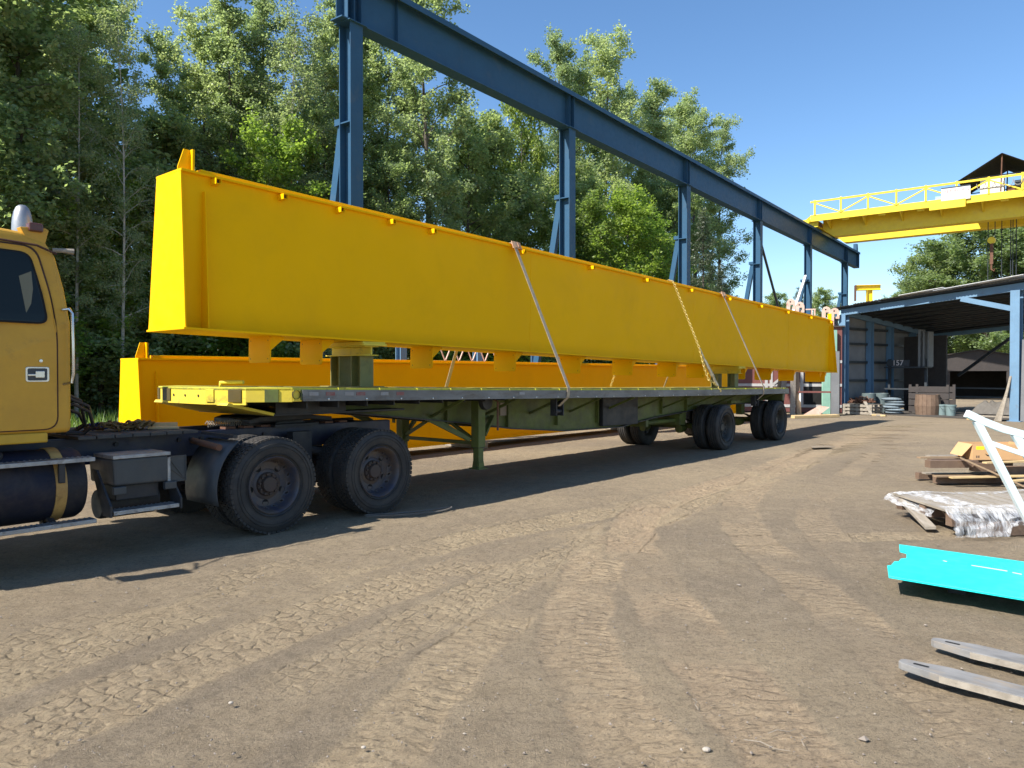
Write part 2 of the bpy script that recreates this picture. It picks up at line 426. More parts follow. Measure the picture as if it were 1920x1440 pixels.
def build_ground():
    xs = axis_lines(-4.2, 5.2, 0.019, 2600, 1.13)
    ys = [2.3]
    while ys[-1] < 45: ys.append(ys[-1] + 0.0052*ys[-1])
    s = ys[-1]-ys[-2]
    while ys[-1] < 3000: s *= 1.2; ys.append(ys[-1]+s)
    lo = [2.3]; s = 0.03
    while lo[-1] > -150: s *= 1.3; lo.append(lo[-1]-s)
    ys = np.array(lo[:0:-1] + ys)
    X, Y = np.meshgrid(xs, ys)
    nx, ny = len(xs), len(ys)
    x = X.ravel(); y = Y.ravel()
    near = 1 - sstep(14, 30, np.hypot(x, y))
    h = (fbm(x*0.8, y*0.8, 3)-0.5)*0.030 + (fbm(x*4, y*4, 5)-0.5)*0.012*near + (fbm(x*22, y*22, 9, 3)-0.5)*0.016*near
    dust = 0.36 + 0.75*(fbm(x*0.5, y*0.5, 21)-0.45)
    red = np.zeros_like(x); tl = np.zeros_like(x); td = np.zeros_like(x); tm = np.zeros_like(x); tk = np.zeros_like(x)
    tracks = [
        ([(-2.95,3.72),(-2.85,4.15),(-2.38,5.05),(-1.49,6.53),(0.24,8.26),(2.08,10.03),(4.6,13.13),(10.51,21.65),(16,28)], 0.62, 'hex', 1.0, 0),
        ([(-2.38,3.01),(-2.3,3.35),(-1.92,4.19),(-1.23,5.4),(-0.05,6.92),(1.3,8.26),(2.71,10.25),(5.37,13.92),(11.35,22.7)], 0.60, 'hex', 1.0, 0.2),
        ([(1.26,2.93),(1.21,3.45),(1.15,4.35),(1.11,5.73),(1.19,7.59),(1.86,9.62),(3.91,12.44),(7.53,17.58),(12,23)], 0.52, 'lug', 1.0, 0.9),
        ([(2.13,3.35),(2.22,3.98),(2.28,5.0),(2.38,6.53),(2.58,8.41),(3.3,10.48),(5.27,13.92),(10.02,21.25)], 0.46, 'lug', 0.8, 0.5),
        ([(-0.71,2.3),(-0.71,2.93),(-0.57,3.35),(-0.45,3.98),(-0.14,5.0),(0.45,6.35),(1.22,8.12),(1.96,9.82)], 0.44, 'lug', 1.0, 0.2),
        ([(2.26,7.54),(2.95,7.64),(3.8,7.72),(4.66,7.77)], 0.36, 'hex', 0.6, 0.1),
        ([(-1.6,2.3),(-1.49,2.93),(-1.28,3.72),(-0.85,4.6),(-0.25,5.73),(0.74,7.35),(1.9,9.2)], 0.50, 'hex', 0.9, 0.1),
        ([(0.61,2.3),(0.61,2.93),(0.54,3.45),(0.42,4.19),(0.45,5.22),(0.77,6.72),(1.28,8.12)], 0.50, 'lug', 1.0, 0.6),
        ([(-3.6,3.2),(-3.2,4.2),(-2.6,5.6),(-1.6,7.1),(-0.2,8.6),(1.4,10.2)], 0.40, 'hex', 0.7, 0.0),
        ([(3.6,2.4),(3.2,3.6),(3.0,5.0),(3.1,7.0),(3.9,9.6),(6.2,13.4),(11,21)], 0.40, 'lug', 0.45, 0.3),
    ]
    for ti, (pts, w, kind, amp, rd) in enumerate(tracks):
        C = catmull(pts, 8)
        mn, mx = C.min(0)-0.5, C.max(0)+0.5
        idx = np.nonzero((x > mn[0]) & (x < mx[0]) & (y > mn[1]) & (y < mx[1]))[0]
        px, py = x[idx], y[idx]
        best = np.full(len(idx), 9.0); L = np.zeros(len(idx)); Dd = np.zeros(len(idx)); acc = 0
        for a, b in zip(C[:-1], C[1:]):
            d = b-a; ln = math.hypot(*d); d = d/ln
            rx, ry = px-a[0], py-a[1]
            t = np.clip(rx*d[0]+ry*d[1], 0, ln)
            dist = np.hypot(rx-t*d[0], ry-t*d[1])
            m = dist < best
            best[m] = dist[m]; L[m] = acc+t[m]; Dd[m] = (d[0]*ry-d[1]*rx)[m]
            acc += ln
        sel = best < w*0.62
        ii = idx[sel]; l = L[sel]; dd = Dd[sel]; q = best[sel]
        X0, Y0 = x[ii], y[ii]
        tl[ii] = l + ti*7.7; td[ii] = dd; tk[ii] = 1.0 if kind == 'lug' else 0.0
        l = l + (fbm(X0*6, Y0*6, 31+ti, 2)-0.5)*0.05; dd = dd + (fbm(X0*6, Y0*6, 41+ti, 2)-0.5)*0.04
        edge = 1 - sstep(w*0.42, w*0.55, q + (fbm(X0*3, Y0*3, 51+ti)-0.5)*0.12)
        patch = sstep(0.34, 0.50, fbm(X0*1.1, Y0*1.1, 61+ti))
        mk = edge*(0.25+0.75*patch)
        if kind == 'hex':
            cw = 0.115; pl = 0.135
            c = np.floor(dd/cw); fc = dd/cw - c
            lo_ = l/pl + 0.5*(np.mod(c, 2)); r = np.floor(lo_); fr = lo_-r
            bx = np.minimum(fc, 1-fc)*cw; bl = np.minimum(fr, 1-fr)*pl
            bx2 = bx + np.abs(fr-0.5)*0.025
            bd = np.minimum(bx2, bl)
            cell = vnoise(c*7.31+0.5, r*3.77+0.5, 71+ti)
            keep = sstep(0.22, 0.4, vnoise(c*1.7+9, r*1.3+4, 91+ti))
            g = np.exp(-(bd/0.013)**2)*keep
            pat = 0.013*(cell-0.5) - 0.026*g + 0.006
            h[ii] += amp*mk*pat*0.45
        else:
            p = 0.105; sg = np.where(dd > 0, 0.5, 0.0)
            ph = l/p + sg + np.abs(dd)*1.6
            wv = np.abs(np.mod(ph, 1)-0.5)*2
            bar = sstep(0.42, 0.60, wv)
            brk = sstep(0.3, 0.5, vnoise(np.floor(ph)*3.1+sg*7, np.floor(dd/0.09)*1.9, 81+ti))
            h[ii] += amp*mk*(0.008*bar*brk - 0.006)
        h[ii] -= 0.006*edge*amp
        tm[ii] = edge*(0.10+0.90*patch)*min(1.0, amp+0.2)*(0.35+0.65*sstep(0.25, 0.50, fbm(X0*3.1, Y0*3.1, 167+ti)))
        dust[ii] = np.maximum(dust[ii], 0.30+0.50*mk*amp*(0.6+0.6*fbm(X0*2.2, Y0*2.2, 66)))
        red[ii] = np.maximum(red[ii], rd*mk*0.38)
    # wood floor beyond the yard (soil and leaf litter under the trees)
    tr = rad(37.13)
    Dp = -x*math.cos(tr) + y*math.sin(tr)
    veg = sstep(17.5, 20.5, Dp + (fbm(x*0.3, y*0.3, 77)-0.5)*4)
    h += veg*0.12*fbm(x*0.4, y*0.4, 88)
    me = bpy.data.meshes.new('ground')
    n = nx*ny
    me.vertices.add(n)
    me.vertices.foreach_set('co', np.column_stack([x, y, h]).astype(np.float32).ravel())
    I = (np.arange(ny-1)[:,None]*nx + np.arange(nx-1)[None,:]).ravel()
    F = np.column_stack([I, I+1, I+nx+1, I+nx]).astype(np.int32)
    nf = len(F)
    me.loops.add(nf*4); me.polygons.add(nf)
    me.loops.foreach_set('vertex_index', F.ravel())
    me.polygons.foreach_set('loop_start', np.arange(0, nf*4, 4, dtype=np.int32))
    me.update()
    me.polygons.foreach_set('use_smooth', np.ones(nf, dtype=bool))
    for nm, arr in (('dust', dust), ('red', red), ('veg', veg), ('tl', tl), ('td', td), ('tm', tm), ('tk', tk)):
        a = me.attributes.new(nm, 'FLOAT', 'POINT'); a.data.foreach_set('value', arr.astype(np.float32))
    o = bpy.data.objects.new('ground', me); COL.objects.link(o)
    tag(o, kind='structure')
    m = bpy.data.materials.new('packed_dirt_yard'); m.use_nodes = True
    nt = m.node_tree; b = nt.nodes['Principled BSDF']
    tc = nn(nt, 'ShaderNodeTexCoord'); P = tc.outputs['Object']
    def at(nm):
        a = nn(nt, 'ShaderNodeAttribute', attribute_name=nm); return a.outputs['Fac']
    big = noise(nt, P, 0.55, 5, 0.6); mid = noise(nt, P, 5, 6, 0.7); fine = noise(nt, P, 70, 5, 0.75); grit = noise(nt, P, 220, 3, 0.7)
    dark = mixc(nt, ramp(nt, mid, [(0.3,0.0),(0.7,1.0)]), (0.185,0.147,0.104), (0.280,0.225,0.160))
    tan = mixc(nt, ramp(nt, mid, [(0.3,0.0),(0.7,1.0)]), (0.335,0.260,0.163), (0.440,0.348,0.222))
    ad = nn(nt, 'ShaderNodeMath', operation='ADD'); nt.links.new(at('dust'), ad.inputs[0])
    mm = nn(nt, 'ShaderNodeMath', operation='MULTIPLY_ADD'); nt.links.new(fine, mm.inputs[0]); mm.inputs[1].default_value = 0.9; mm.inputs[2].default_value = -0.45
    nt.links.new(mm.outputs[0], ad.inputs[1])
    c = mixc(nt, ramp(nt, ad.outputs[0], [(0.15,0.0),(0.75,1.0)]), dark, tan)
    c = mixc(nt, at('red'), c, (0.395,0.278,0.185))
    c = mixc(nt, ramp(nt, big, [(0.45,0.0),(0.7,0.35)]), c, (0.185,0.148,0.112))
    c = mixc(nt, ramp(nt, grit, [(0.28,0.55),(0.42,0.0)]), c, (0.06,0.05,0.042))
    c = mixc(nt, ramp(nt, grit, [(0.66,0.0),(0.76,0.6)]), c, (0.42,0.38,0.32))
    spk = noise(nt, P, 95, 3, 0.8)
    c = mixc(nt, ramp(nt, spk, [(0.30,0.75),(0.44,0.0)]), c, (0.085,0.068,0.052))
    c = mixc(nt, ramp(nt, spk, [(0.60,0.0),(0.72,0.65)]), c, (0.47,0.40,0.30))
    cl = noise(nt, P, 28, 4, 0.7)
    c = mixc(nt, ramp(nt, cl, [(0.36,0.5),(0.50,0.0)]), c, (0.135,0.108,0.080))
    soil = mixc(nt, ramp(nt, mid, [(0.35,0.0),(0.65,1.0)]), (0.06,0.05,0.03), (0.05,0.075,0.02))
    c = mixc(nt, at('veg'), c, soil)
    nt.links.new(c, b.inputs['Base Color'])
    b.inputs['Roughness'].default_value = 0.95
    b.inputs['Specular IOR Level'].default_value = 0.15
    vor = nn(nt, 'ShaderNodeTexVoronoi', feature='DISTANCE_TO_EDGE'); vor.inputs['Scale'].default_value = 9
    nt.links.new(P, vor.inputs['Vector'])
    b1 = nn(nt, 'ShaderNodeBump'); b1.inputs['Strength'].default_value = 1.0; b1.inputs['Distance'].default_value = 0.02
    hs = nn(nt, 'ShaderNodeMath', operation='ADD'); nt.links.new(fine, hs.inputs[0])
    g2 = nn(nt, 'ShaderNodeMath', operation='MULTIPLY'); nt.links.new(grit, g2.inputs[0]); g2.inputs[1].default_value = 0.6
    nt.links.new(g2.outputs[0], hs.inputs[1])
    nt.links.new(hs.outputs[0], b1.inputs['Height'])
    # tread imprints: cells laid out along each wheel track
    cx = nn(nt, 'ShaderNodeCombineXYZ'); nt.links.new(at('tl'), cx.inputs[0]); nt.links.new(at('td'), cx.inputs[1])
    wn_ = nn(nt, 'ShaderNodeTexNoise'); wn_.inputs['Scale'].default_value = 7; nt.links.new(P, wn_.inputs['Vector'])
    wv = nn(nt, 'ShaderNodeVectorMath', operation='MULTIPLY_ADD'); nt.links.new(wn_.outputs['Color'], wv.inputs[0]); wv.inputs[1].default_value = (0.10,0.10,0); nt.links.new(cx.outputs[0], wv.inputs[2])
    def cells(sc, rnd):
        sv = nn(nt, 'ShaderNodeVectorMath', operation='MULTIPLY'); nt.links.new(wv.outputs[0], sv.inputs[0]); sv.inputs[1].default_value = sc
        vo = nn(nt, 'ShaderNodeTexVoronoi', feature='DISTANCE_TO_EDGE'); vo.voronoi_dimensions = '2D'; vo.inputs['Scale'].default_value = 1.0; vo.inputs['Randomness'].default_value = rnd
        nt.links.new(sv.outputs[0], vo.inputs['Vector'])
        return ramp(nt, vo.outputs['Distance'], [(0.0,0.0),(0.14,0.75),(0.4,1.0)])
    hexc = cells((8.6,9.6,1), 0.5); lugv = cells((15.0,5.5,1), 0.85)
    sx = nn(nt, 'ShaderNodeSeparateXYZ'); nt.links.new(wv.outputs[0], sx.inputs[0])
    def mth(op, a, b_=None, c_=None):
        q = nn(nt, 'ShaderNodeMath', operation=op)
        for k_, v_ in enumerate((a, b_, c_)):
            if v_ is None: continue
            if isinstance(v_, (int, float)): q.inputs[k_].default_value = v_
            else: nt.links.new(v_, q.inputs[k_])
        return q.outputs[0]
    ab = mth('ABSOLUTE', mth('SUBTRACT', sx.outputs[1], 0.035))
    sg_ = mth('GREATER_THAN', sx.outputs[1], 0.035)
    ph_ = mth('ADD', mth('ADD', mth('MULTIPLY', sx.outputs[0], 8.2), mth('MULTIPLY', sg_, 0.5)), mth('MULTIPLY', ab, 2.4))
    tri_ = mth('MULTIPLY', mth('ABSOLUTE', mth('SUBTRACT', mth('FRACT', ph_), 0.5)), 2.0)
    lugb = ramp(nt, tri_, [(0.30,0.0),(0.55,1.0)])
    lugc = mixc(nt, 0.35, lugb, lugv)
    cel = mixc(nt, at('tk'), hexc, lugc)
    inv = mixc(nt, at('tm'), (1,1,1), cel)
    b2 = nn(nt, 'ShaderNodeBump'); b2.inputs['Strength'].default_value = 1.0; b2.inputs['Distance'].default_value = 0.015
    nt.links.new(inv, b2.inputs['Height']); nt.links.new(b1.outputs['Normal'], b2.inputs['Normal'])
    nt.links.new(b2.outputs['Normal'], b.inputs['Normal'])
    me.materials.append(m)
    return o
build_ground()

# loose stones and chips trodden into the yard
def build_gravel():
    rng = np.random.default_rng(5)
    m = MB()
    for k in range(2600):
        y = 2.6 + 9.5*rng.random()**1.6; x = (rng.random()*1.5-0.75)*y*1.0 + 0.3
        if abs(x) > 6.4: continue
        r = 0.003 + 0.0075*rng.random()**3
        if rng.random() < 0.01: r *= 2.2
        a = rng.random()*6.28; ex = 0.7+0.9*rng.random()
        ca, sa = math.cos(a), math.sin(a)
        pts = [(ex,0,0),(0,0.8,0),(-ex,0.1,0),(0.1,-0.8,0),(0.1,0.1,0.7),(0,0,-0.7)]
        vs = [(x+r*(p[0]*ca-p[1]*sa), y+r*(p[0]*sa+p[1]*ca), 0.006+r*(0.3+p[2])) for p in pts]
        m.add(vs, [(0,1,4),(1,2,4),(2,3,4),(3,0,4),(1,0,5),(2,1,5),(3,2,5),(0,3,5)])
    o = m.build('gravel', M('pale_gravel', (0.30,0.26,0.21), 0.9, col2=(0.16,0.13,0.11), vs=2.3))
    tag(o, 'small loose stones and chips scattered over the dirt yard', 'gravel', kind='stuff')
build_gravel()

# ------------------------------------------------------------------ trees
def leaf_mesh(name, C, size, asp, rng, up=0.7, fold=0.0):
    n = len(C)
    nrm = rng.normal(size=(n,3)); nrm[:,2] = np.abs(nrm[:,2]) + up
    nrm /= np.linalg.norm(nrm, axis=1)[:,None]
    t = rng.normal(size=(n,3)); t -= nrm*(t*nrm).sum(1)[:,None]; t /= np.linalg.norm(t, axis=1)[:,None]
    s = np.cross(nrm, t)
    L = size*(0.7+0.6*rng.random(n))[:,None]; W = L*asp
    v = np.empty((n,4,3), np.float32)
    v[:,0] = C - t*L*0.5; v[:,1] = C + s*W*0.5 - t*L*0.08; v[:,2] = C + t*L*0.5; v[:,3] = C - s*W*0.5 - t*L*0.08
    me = bpy.data.meshes.new(name)
    me.vertices.add(n*4); me.loops.add(n*4); me.polygons.add(n)
    me.vertices.foreach_set('co', v.ravel())
    me.loops.foreach_set('vertex_index', np.arange(n*4, dtype=np.int32))
    me.polygons.foreach_set('loop_start', np.arange(0, n*4, 4, dtype=np.int32))
    me.update()
    return me

def tree_proto(seed, H, R, base, prof, nb, nt, lpt, leaf, asp, lmat, bark, r0, elev=(35,60), sig=0.16, twig=(0.5,1.1), lean=0.25, up=0.7):
    rng = np.random.default_rng(seed); rd = random.Random(seed)
    w = MB()
    ph = rd.random()*6.28
    def axis(z):
        f = z/H
        return Vector((lean*math.sin(ph+2.6*f)*f*1.5, lean*math.cos(ph*1.7+3.1*f)*f*1.5, z))
    N = 12
    w.tube([axis(H*0.97*i/N) + (Vector((0,0,-0.3)) if i == 0 else Vector()) for i in range(N+1)], [r0*(1.25 if i == 0 else 1)*(1-0.93*i/N)+0.008 for i in range(N+1)], 8)
    C = []
    for i in range(nb):
        f = (i+rd.random()*0.8)/nb
        z = base + (H-base)*f
        if prof == 'poplar': pr = 0.35 + 0.65*math.sin(math.pi*min(1, f**0.75*0.93+0.05))
        elif prof == 'round': pr = max(0.15, math.sqrt(max(0, 1-(1.9*f-0.95)**2)))
        elif prof == 'cone': pr = 1.02 - f
        else: pr = 0.4 + 0.6*math.sin(math.pi*(0.15+0.8*f))
        ln = R*pr*(0.65+0.6*rd.random())
        az = i*2.399 + rd.random()*0.9
        if prof == 'cone': el = rad(rd.uniform(-25, 5))
        else: el = rad(rd.uniform(*elev) + 25*f)
        a = axis(z)
        hd = Vector((math.cos(az), math.sin(az), 0))
        pts = [a]; e2 = el
        for k in range(4):
            e2 += rad(rd.uniform(-14, 10)) - (rad(6) if prof != 'cone' else -rad(7))
            pts.append(pts[-1] + (hd*math.cos(e2) + Vector((0,0,math.sin(e2))) + Vector((rd.uniform(-.2,.2), rd.uniform(-.2,.2), 0)))*ln/4)
        br = max(0.012, r0*0.34*(1-0.8*f)*min(1, ln/2.0))
        w.tube(pts, [br, br*0.75, br*0.5, br*0.32, 0.006], 5, cap=False)
        ntw = max(2, int(nt*(0.4+0.6*ln/R)))
        for j in range(ntw):
            u = 0.25 + 0.78*rd.random(); u = min(u, 0.999)*4
            k = int(u); p = pts[k].lerp(pts[k+1], u-k)
            d = (hd*rd.uniform(0.1,1) + Vector((rd.gauss(0,0.7), rd.gauss(0,0.7), rd.gauss(0.15,0.5)))).normalized()
            tl = rd.uniform(*twig)*(0.6+0.4*ln/R)
            q = p + d*tl
            if j % 2 == 0: w.tube([p, p.lerp(q,0.5)+Vector((0,0,0.03)), q], [0.012, 0.008, 0.003], 3, cap=False)
            m = int(lpt*(0.6+0.8*rd.random()))
            tt = rng.random(m)**0.7
            g = rng.normal(size=(m,3))*sig*np.array([1,1,0.8])
            C.append(np.array(p)[None,:]*(1-tt[:,None]) + np.array(q)[None,:]*tt[:,None] + g)
    C = np.vstack(C)
    cm = leaf_mesh('crown', C, leaf, asp, rng, up)
    cm.materials.append(lmat)
    tm = w.build('trunk', bark, smooth=True)
    trunk = tm.data
    bpy.data.objects.remove(tm)
    return trunk, cm, H

PROTO = {
 'poplar1': tree_proto(11, 20, 2.9, 3.5, 'poplar', 50, 10, 89, 0.135, 0.80, LEAF_P, BARK, 0.19),
 'poplar2': tree_proto(12, 20, 2.5, 2.5, 'poplar', 52, 10, 87, 0.131, 0.85, LEAF_P, BARK, 0.17, (45,68)),
 'poplar3': tree_proto(13, 20, 3.4, 5.0, 'round', 48, 12, 89, 0.139, 0.85, LEAF_P, BARK, 0.22, (30,62)),
 'birch1': tree_proto(21, 20, 2.5, 4.2, 'oval', 48, 9, 58, 0.123, 0.72, LEAF_B, BARKW, 0.12, (20,55), 0.2, (0.5,1.2)),
 'birch2': tree_proto(22, 20, 2.2, 3.0, 'oval', 46, 9, 52, 0.123, 0.72, LEAF_B, BARKW, 0.10, (15,50), 0.2, (0.4,1.1)),
 'maple1': tree_proto(31, 10, 2.6, 0.9, 'round', 40, 10, 63, 0.143, 0.80, LEAF_M, BARK, 0.10, (25,55)),
 'maple2': tree_proto(32, 10, 2.9, 0.6, 'oval', 42, 10, 63, 0.148, 0.80, LEAF_Y, BARK, 0.10, (25,60)),
 'dark1': tree_proto(41, 14, 3.4, 1.4, 'round', 54, 13, 89, 0.143, 0.85, LEAF_D, BARK, 0.18, (15,50)),
 'dark2': tree_proto(42, 14, 3.0, 1.0, 'oval', 54, 13, 84, 0.139, 0.85, LEAF_D, BARK, 0.16, (10,50)),
 'big1': tree_proto(71, 14, 4.6, 1.6, 'round', 74, 14, 62, 0.19, 0.85, LEAF_D, BARK, 0.25, (15,70), 0.22, (0.6,1.4)),
 'spruce': tree_proto(51, 14, 3.0, 0.8, 'cone', 90, 9, 34, 0.20, 0.22, LEAF_S, BARK, 0.17, sig=0.10, twig=(0.4,0.9), lean=0.05, up=0.2),
 'bush1': tree_proto(61, 4, 1.9, 0.1, 'round', 30, 8, 58, 0.123, 0.75, LEAF_M, BARK, 0.05, (20,70)),
 'bush2': tree_proto(62, 4, 2.1, 0.1, 'oval', 30, 9, 58, 0.123, 0.75, LEAF_D, BARK, 0.05, (20,70)),
}
TRG = 'trees of the wood behind the runway'
def tree(kind, u, Y, height, name, label, cat='tree', group=TRG, rot=None, wide=1.0):
    """u: bearing as tangent x1400 from the view axis, Y: metres ahead"""
    trunk, crown, H = PROTO[kind]
    X = (u-960)/1400*Y
    s = height/H
    t = empty(name, (X, Y, 0.02), (0, 0, rot if rot is not None else (u*0.37+Y*1.3) % 6.28))
    t.scale = (s*wide, s*wide, s)
    tag(t, label, cat, group)
    for nm, me in (('trunk', trunk), ('crown', crown)):
        o = bpy.data.objects.new(nm, me); COL.objects.link(o); o.parent = t
    return t
def hgt(v, Y): return 1.67 + (702-v)/1400*Y

T = [
 # left of the tall girder, above the cab
 ('dark1', -120, 25, -190, 'broadleaf_tree', 'dark leafy tree at the left picture edge, above the truck cab', 1.0),
 ('poplar1', 20, 27, -160, 'broadleaf_tree', 'tall dark green tree rising straight above the cab roof', 1.1),
 ('dark2', 75, 31, -60, 'broadleaf_tree', 'dark green tree between the cab roof tree and the thin birches', 1.25),
 ('birch2', 143, 27.5, 60, 'birch_tree', 'thin dark-stemmed birch just right of the chrome exhaust stack', 1.0),
 ('birch1', 228, 28, 35, 'birch_tree', 'white-trunked birch standing left of the tall yellow girder end', 0.72),
 ('birch2', 172, 34, -20, 'birch_tree', 'airy birch crown against the sky, behind the white-trunked birch', 0.85),
 ('dark2', -20, 36, -60, 'broadleaf_tree', 'far dark tree behind the leftmost trees above the cab', 1.3),
 ('poplar1', -330, 24, -150, 'broadleaf_tree', 'tall tree standing further left along the wood, beyond the truck hood', 1.1),
 ('dark1', -520, 23, -60, 'broadleaf_tree', 'broad tree furthest left along the wood, beyond the truck hood', 1.2),
 # above the front half of the tall girder
 ('poplar3', 318, 37, 110, 'poplar_tree', 'poplar whose low rounded top meets the sky gap right of the birches', 0.8),
 ('poplar1', 378, 35, 45, 'poplar_tree', 'poplar with a forked top, first of the tall group over the girder end', 0.9),
 ('poplar2', 440, 34, -12, 'poplar_tree', 'tallest pointed poplar above the upright lug of the tall girder', 0.95),
 ('poplar1', 505, 36, 8, 'poplar_tree', 'poplar just right of the tallest pointed one above the girder', 0.9),
 ('birch1', 556, 34, 26, 'birch_tree', 'pale slender-trunked tree left of the first blue column', 0.95),
 ('poplar2', 604, 38, 52, 'poplar_tree', 'narrow light green poplar touching the first blue column', 0.9),
 ('poplar3', 665, 41, -10, 'poplar_tree', 'leafy poplar directly behind the first blue column', 0.8),
 ('dark1', 560, 44, 220, 'broadleaf_tree', 'shaded broad tree low behind the poplars left of the first column', 1.1),
 ('dark1', 420, 42, 200, 'broadleaf_tree', 'shaded broad tree low behind the tallest pointed poplar', 1.1),
 # between the first and second blue columns
 ('poplar1', 728, 41, 30, 'poplar_tree', 'dense poplar right behind the first bay of the blue runway beam', 0.9),
 ('poplar3', 800, 39, -22, 'poplar_tree', 'grey-trunked poplar with spreading crown between the first two blue columns', 0.9),
 ('dark1', 870, 46, 235, 'broadleaf_tree', 'dark bushy tree under the runway beam, right of the grey-trunked poplar', 1.0),
 ('dark2', 910, 50, 262, 'broadleaf_tree', 'second dark bushy tree under the beam, nearer the second column', 1.0),
 ('maple2', 985, 52, 205, 'young_tree', 'pale yellow-green slender tree left of the second blue column', 0.55),
 ('maple2', 950, 56, 330, 'young_tree', 'low yellow-green tree below the runway, left of the second column', 1.0),
 ('dark1', 300, 33.5, 250, 'broadleaf_tree', 'mid-height tree behind the sunlit girder end', 0.9),
 ('maple1', 500, 32.5, 270, 'maple_tree', 'light green maple low over the girder, left of the pale slender trunk', 0.9),
 ('dark2', 620, 35.5, 255, 'broadleaf_tree', 'mid-height tree left of the raking brace of the first column', 0.9),
 ('dark1', 735, 37, 300, 'broadleaf_tree', 'mid-height tree right of the first blue column, above the girder', 0.9),
 ('dark1', 60, 27.5, 260, 'broadleaf_tree', 'mid-height tree right behind the cab roof lamp', 1.0),
 ('maple1', 190, 29.5, 330, 'maple_tree', 'light green tree filling the space between cab and girder end', 1.0),
 ('dark2', -60, 30, 120, 'broadleaf_tree', 'dense tree left of the cab roof tree', 1.2),
 # right part of the wood
 ('poplar3', 1045, 62, 112, 'poplar_tree', 'poplar with separate leafy tips above the second blue column', 0.8),
 ('poplar1', 1128, 63, 92, 'poplar_tree', 'tall poplar topping the runway right of the second column', 1.0),
 ('poplar2', 1225, 68, 178, 'poplar_tree', 'poplar with ragged top above the middle of the third bay', 1.05),
 ('poplar3', 1180, 70, 200, 'poplar_tree', 'poplar filling the notch between the tallest and the ragged-topped one', 0.9),
 ('poplar3', 1300, 75, 212, 'poplar_tree', 'broad rounded poplar above the third blue column', 0.95),
 ('poplar1', 1352, 80, 250, 'poplar_tree', 'last poplar of the wood, its edge against open sky', 0.95),
 ('poplar1', 1082, 66, 135, 'poplar_tree', 'poplar between the tipped one and the tallest one right of the second column', 0.8),
 ('poplar3', 1270, 78, 240, 'poplar_tree', 'poplar deep in the wood left of the broad rounded one', 0.9),
 ('dark1', 1095, 56, 330, 'broadleaf_tree', 'mid green tree right behind the second blue column', 1.0),
 ('maple1', 1165, 51, 385, 'maple_tree', 'bright sunlit green maple above the girder, between second and third column', 0.95),
 ('maple1', 1228, 55, 425, 'maple_tree', 'smaller bright green maple left of the third blue column', 0.9),
 ('maple2', 1085, 50, 400, 'maple_tree', 'light green maple touching the second blue column', 0.9),
 ('spruce', 1318, 60, 395, 'spruce_tree', 'dark spruce just right of the third blue column', 0.9),
 ('spruce', 1352, 63, 500, 'spruce_tree', 'short dark spruce at the right end of the wood', 1.1),
 ('dark2', 1262, 66, 360, 'broadleaf_tree', 'dark tree behind the third blue column', 0.9),
 # far trees
 ('dark1', 1452, 120, 560, 'broadleaf_tree', 'distant low tree behind the fourth blue column', 1.2),
 ('spruce', 1497, 112, 542, 'spruce_tree', 'distant conifer left of the fifth blue column', 1.2),
 ('dark2', 1545, 110, 552, 'broadleaf_tree', 'distant rounded tree between the last two blue columns', 1.2),
 ('dark1', 1692, 105, 542, 'broadleaf_tree', 'small treetop peeking over the shed roof beside the yellow jib post', 0.9),
 ('big1', 1852, 64, 425, 'broadleaf_tree', 'big leafy tree over the shed roof, behind the hoist ropes', 1.15),
 ('big1', 1765, 68, 482, 'broadleaf_tree', 'lower left shoulder tree beside the big one over the shed roof', 1.0),
 ('big1', 1950, 66, 440, 'broadleaf_tree', 'leafy tree over the shed roof at the right picture edge', 1.15),
 ('dark1', 1735, 72, 560, 'broadleaf_tree', 'leafy tree seen through the open back of the shed, at its left', 1.3),
 ('maple1', 1815, 74, 560, 'broadleaf_tree', 'bright green tree seen through the middle of the shed back', 1.3),
 ('dark2', 1890, 72, 560, 'broadleaf_tree', 'tree seen through the shed back, behind the rusty hoist', 1.3),
]
for k, u, Y, v, nm, lb, wd in T:
    tree(k, u, Y, hgt(v, Y), nm, lb, wide=wd, group=TRG if u < 1400 else 'trees beyond the yard')
# shrubs along the edge of the wood
SH = [(-60,26,4.5),(30,25.5,4.2),(110,29,5.0),(165,31,3.6),(215,30.5,4.4),(270,31,5.2),(330,32,4.6),(400,33,5.0),(470,33.5,4.8),(545,35,5.2),(620,36,5.5),
      (700,37,5.0),(770,38,5.6),(845,40,5.0),(905,43,6.0),(975,45,6.0),(1040,48,5.6),(1120,53,6.2),(1200,57,6.2),(1270,61,6.0),(140,37,6),(350,40,6.5),(520,43,6.5),(690,46,7),(860,52,7)]
SHL = ['shrub at the left picture edge, hidden by the cab door','shrub seen through the cab window','shrub just behind the rear corner of the cab','shrub over the bright grass right of the cab','shrub at the foot of the white-trunked birch',
 'shrub in the gap under the sunlit end of the upper girder','shrub above the start of the lower girder','shrub above the first hanging plate','shrub above the second hanging plate','shrub left of the front support stand','shrub right behind the front support stand',
 'shrub behind the foot of the first blue column','shrub behind the third hanging plate','shrub left of the strap tail in the girder gap','shrub between the blue rack columns','shrub behind the middle webbing strap','shrub left of the foot of the second blue column',
 'shrub right of the foot of the second blue column','shrub under the bright maple','shrub at the foot of the third blue column','taller shrub deep in the wood behind the thin birch','taller shrub deep in the wood behind the girder end','taller shrub deep in the wood left of the first column','taller shrub deep in the wood right of the first column','taller shrub deep in the wood below the dark bushy trees']
for i, (u, Y, hh) in enumerate(SH):
    tree(('bush1','bush2')[(i*7//3) % 2], u, Y, hh, 'shrub', SHL[i], 'shrub', 'shrubs at the edge of the wood', wide=1.25)

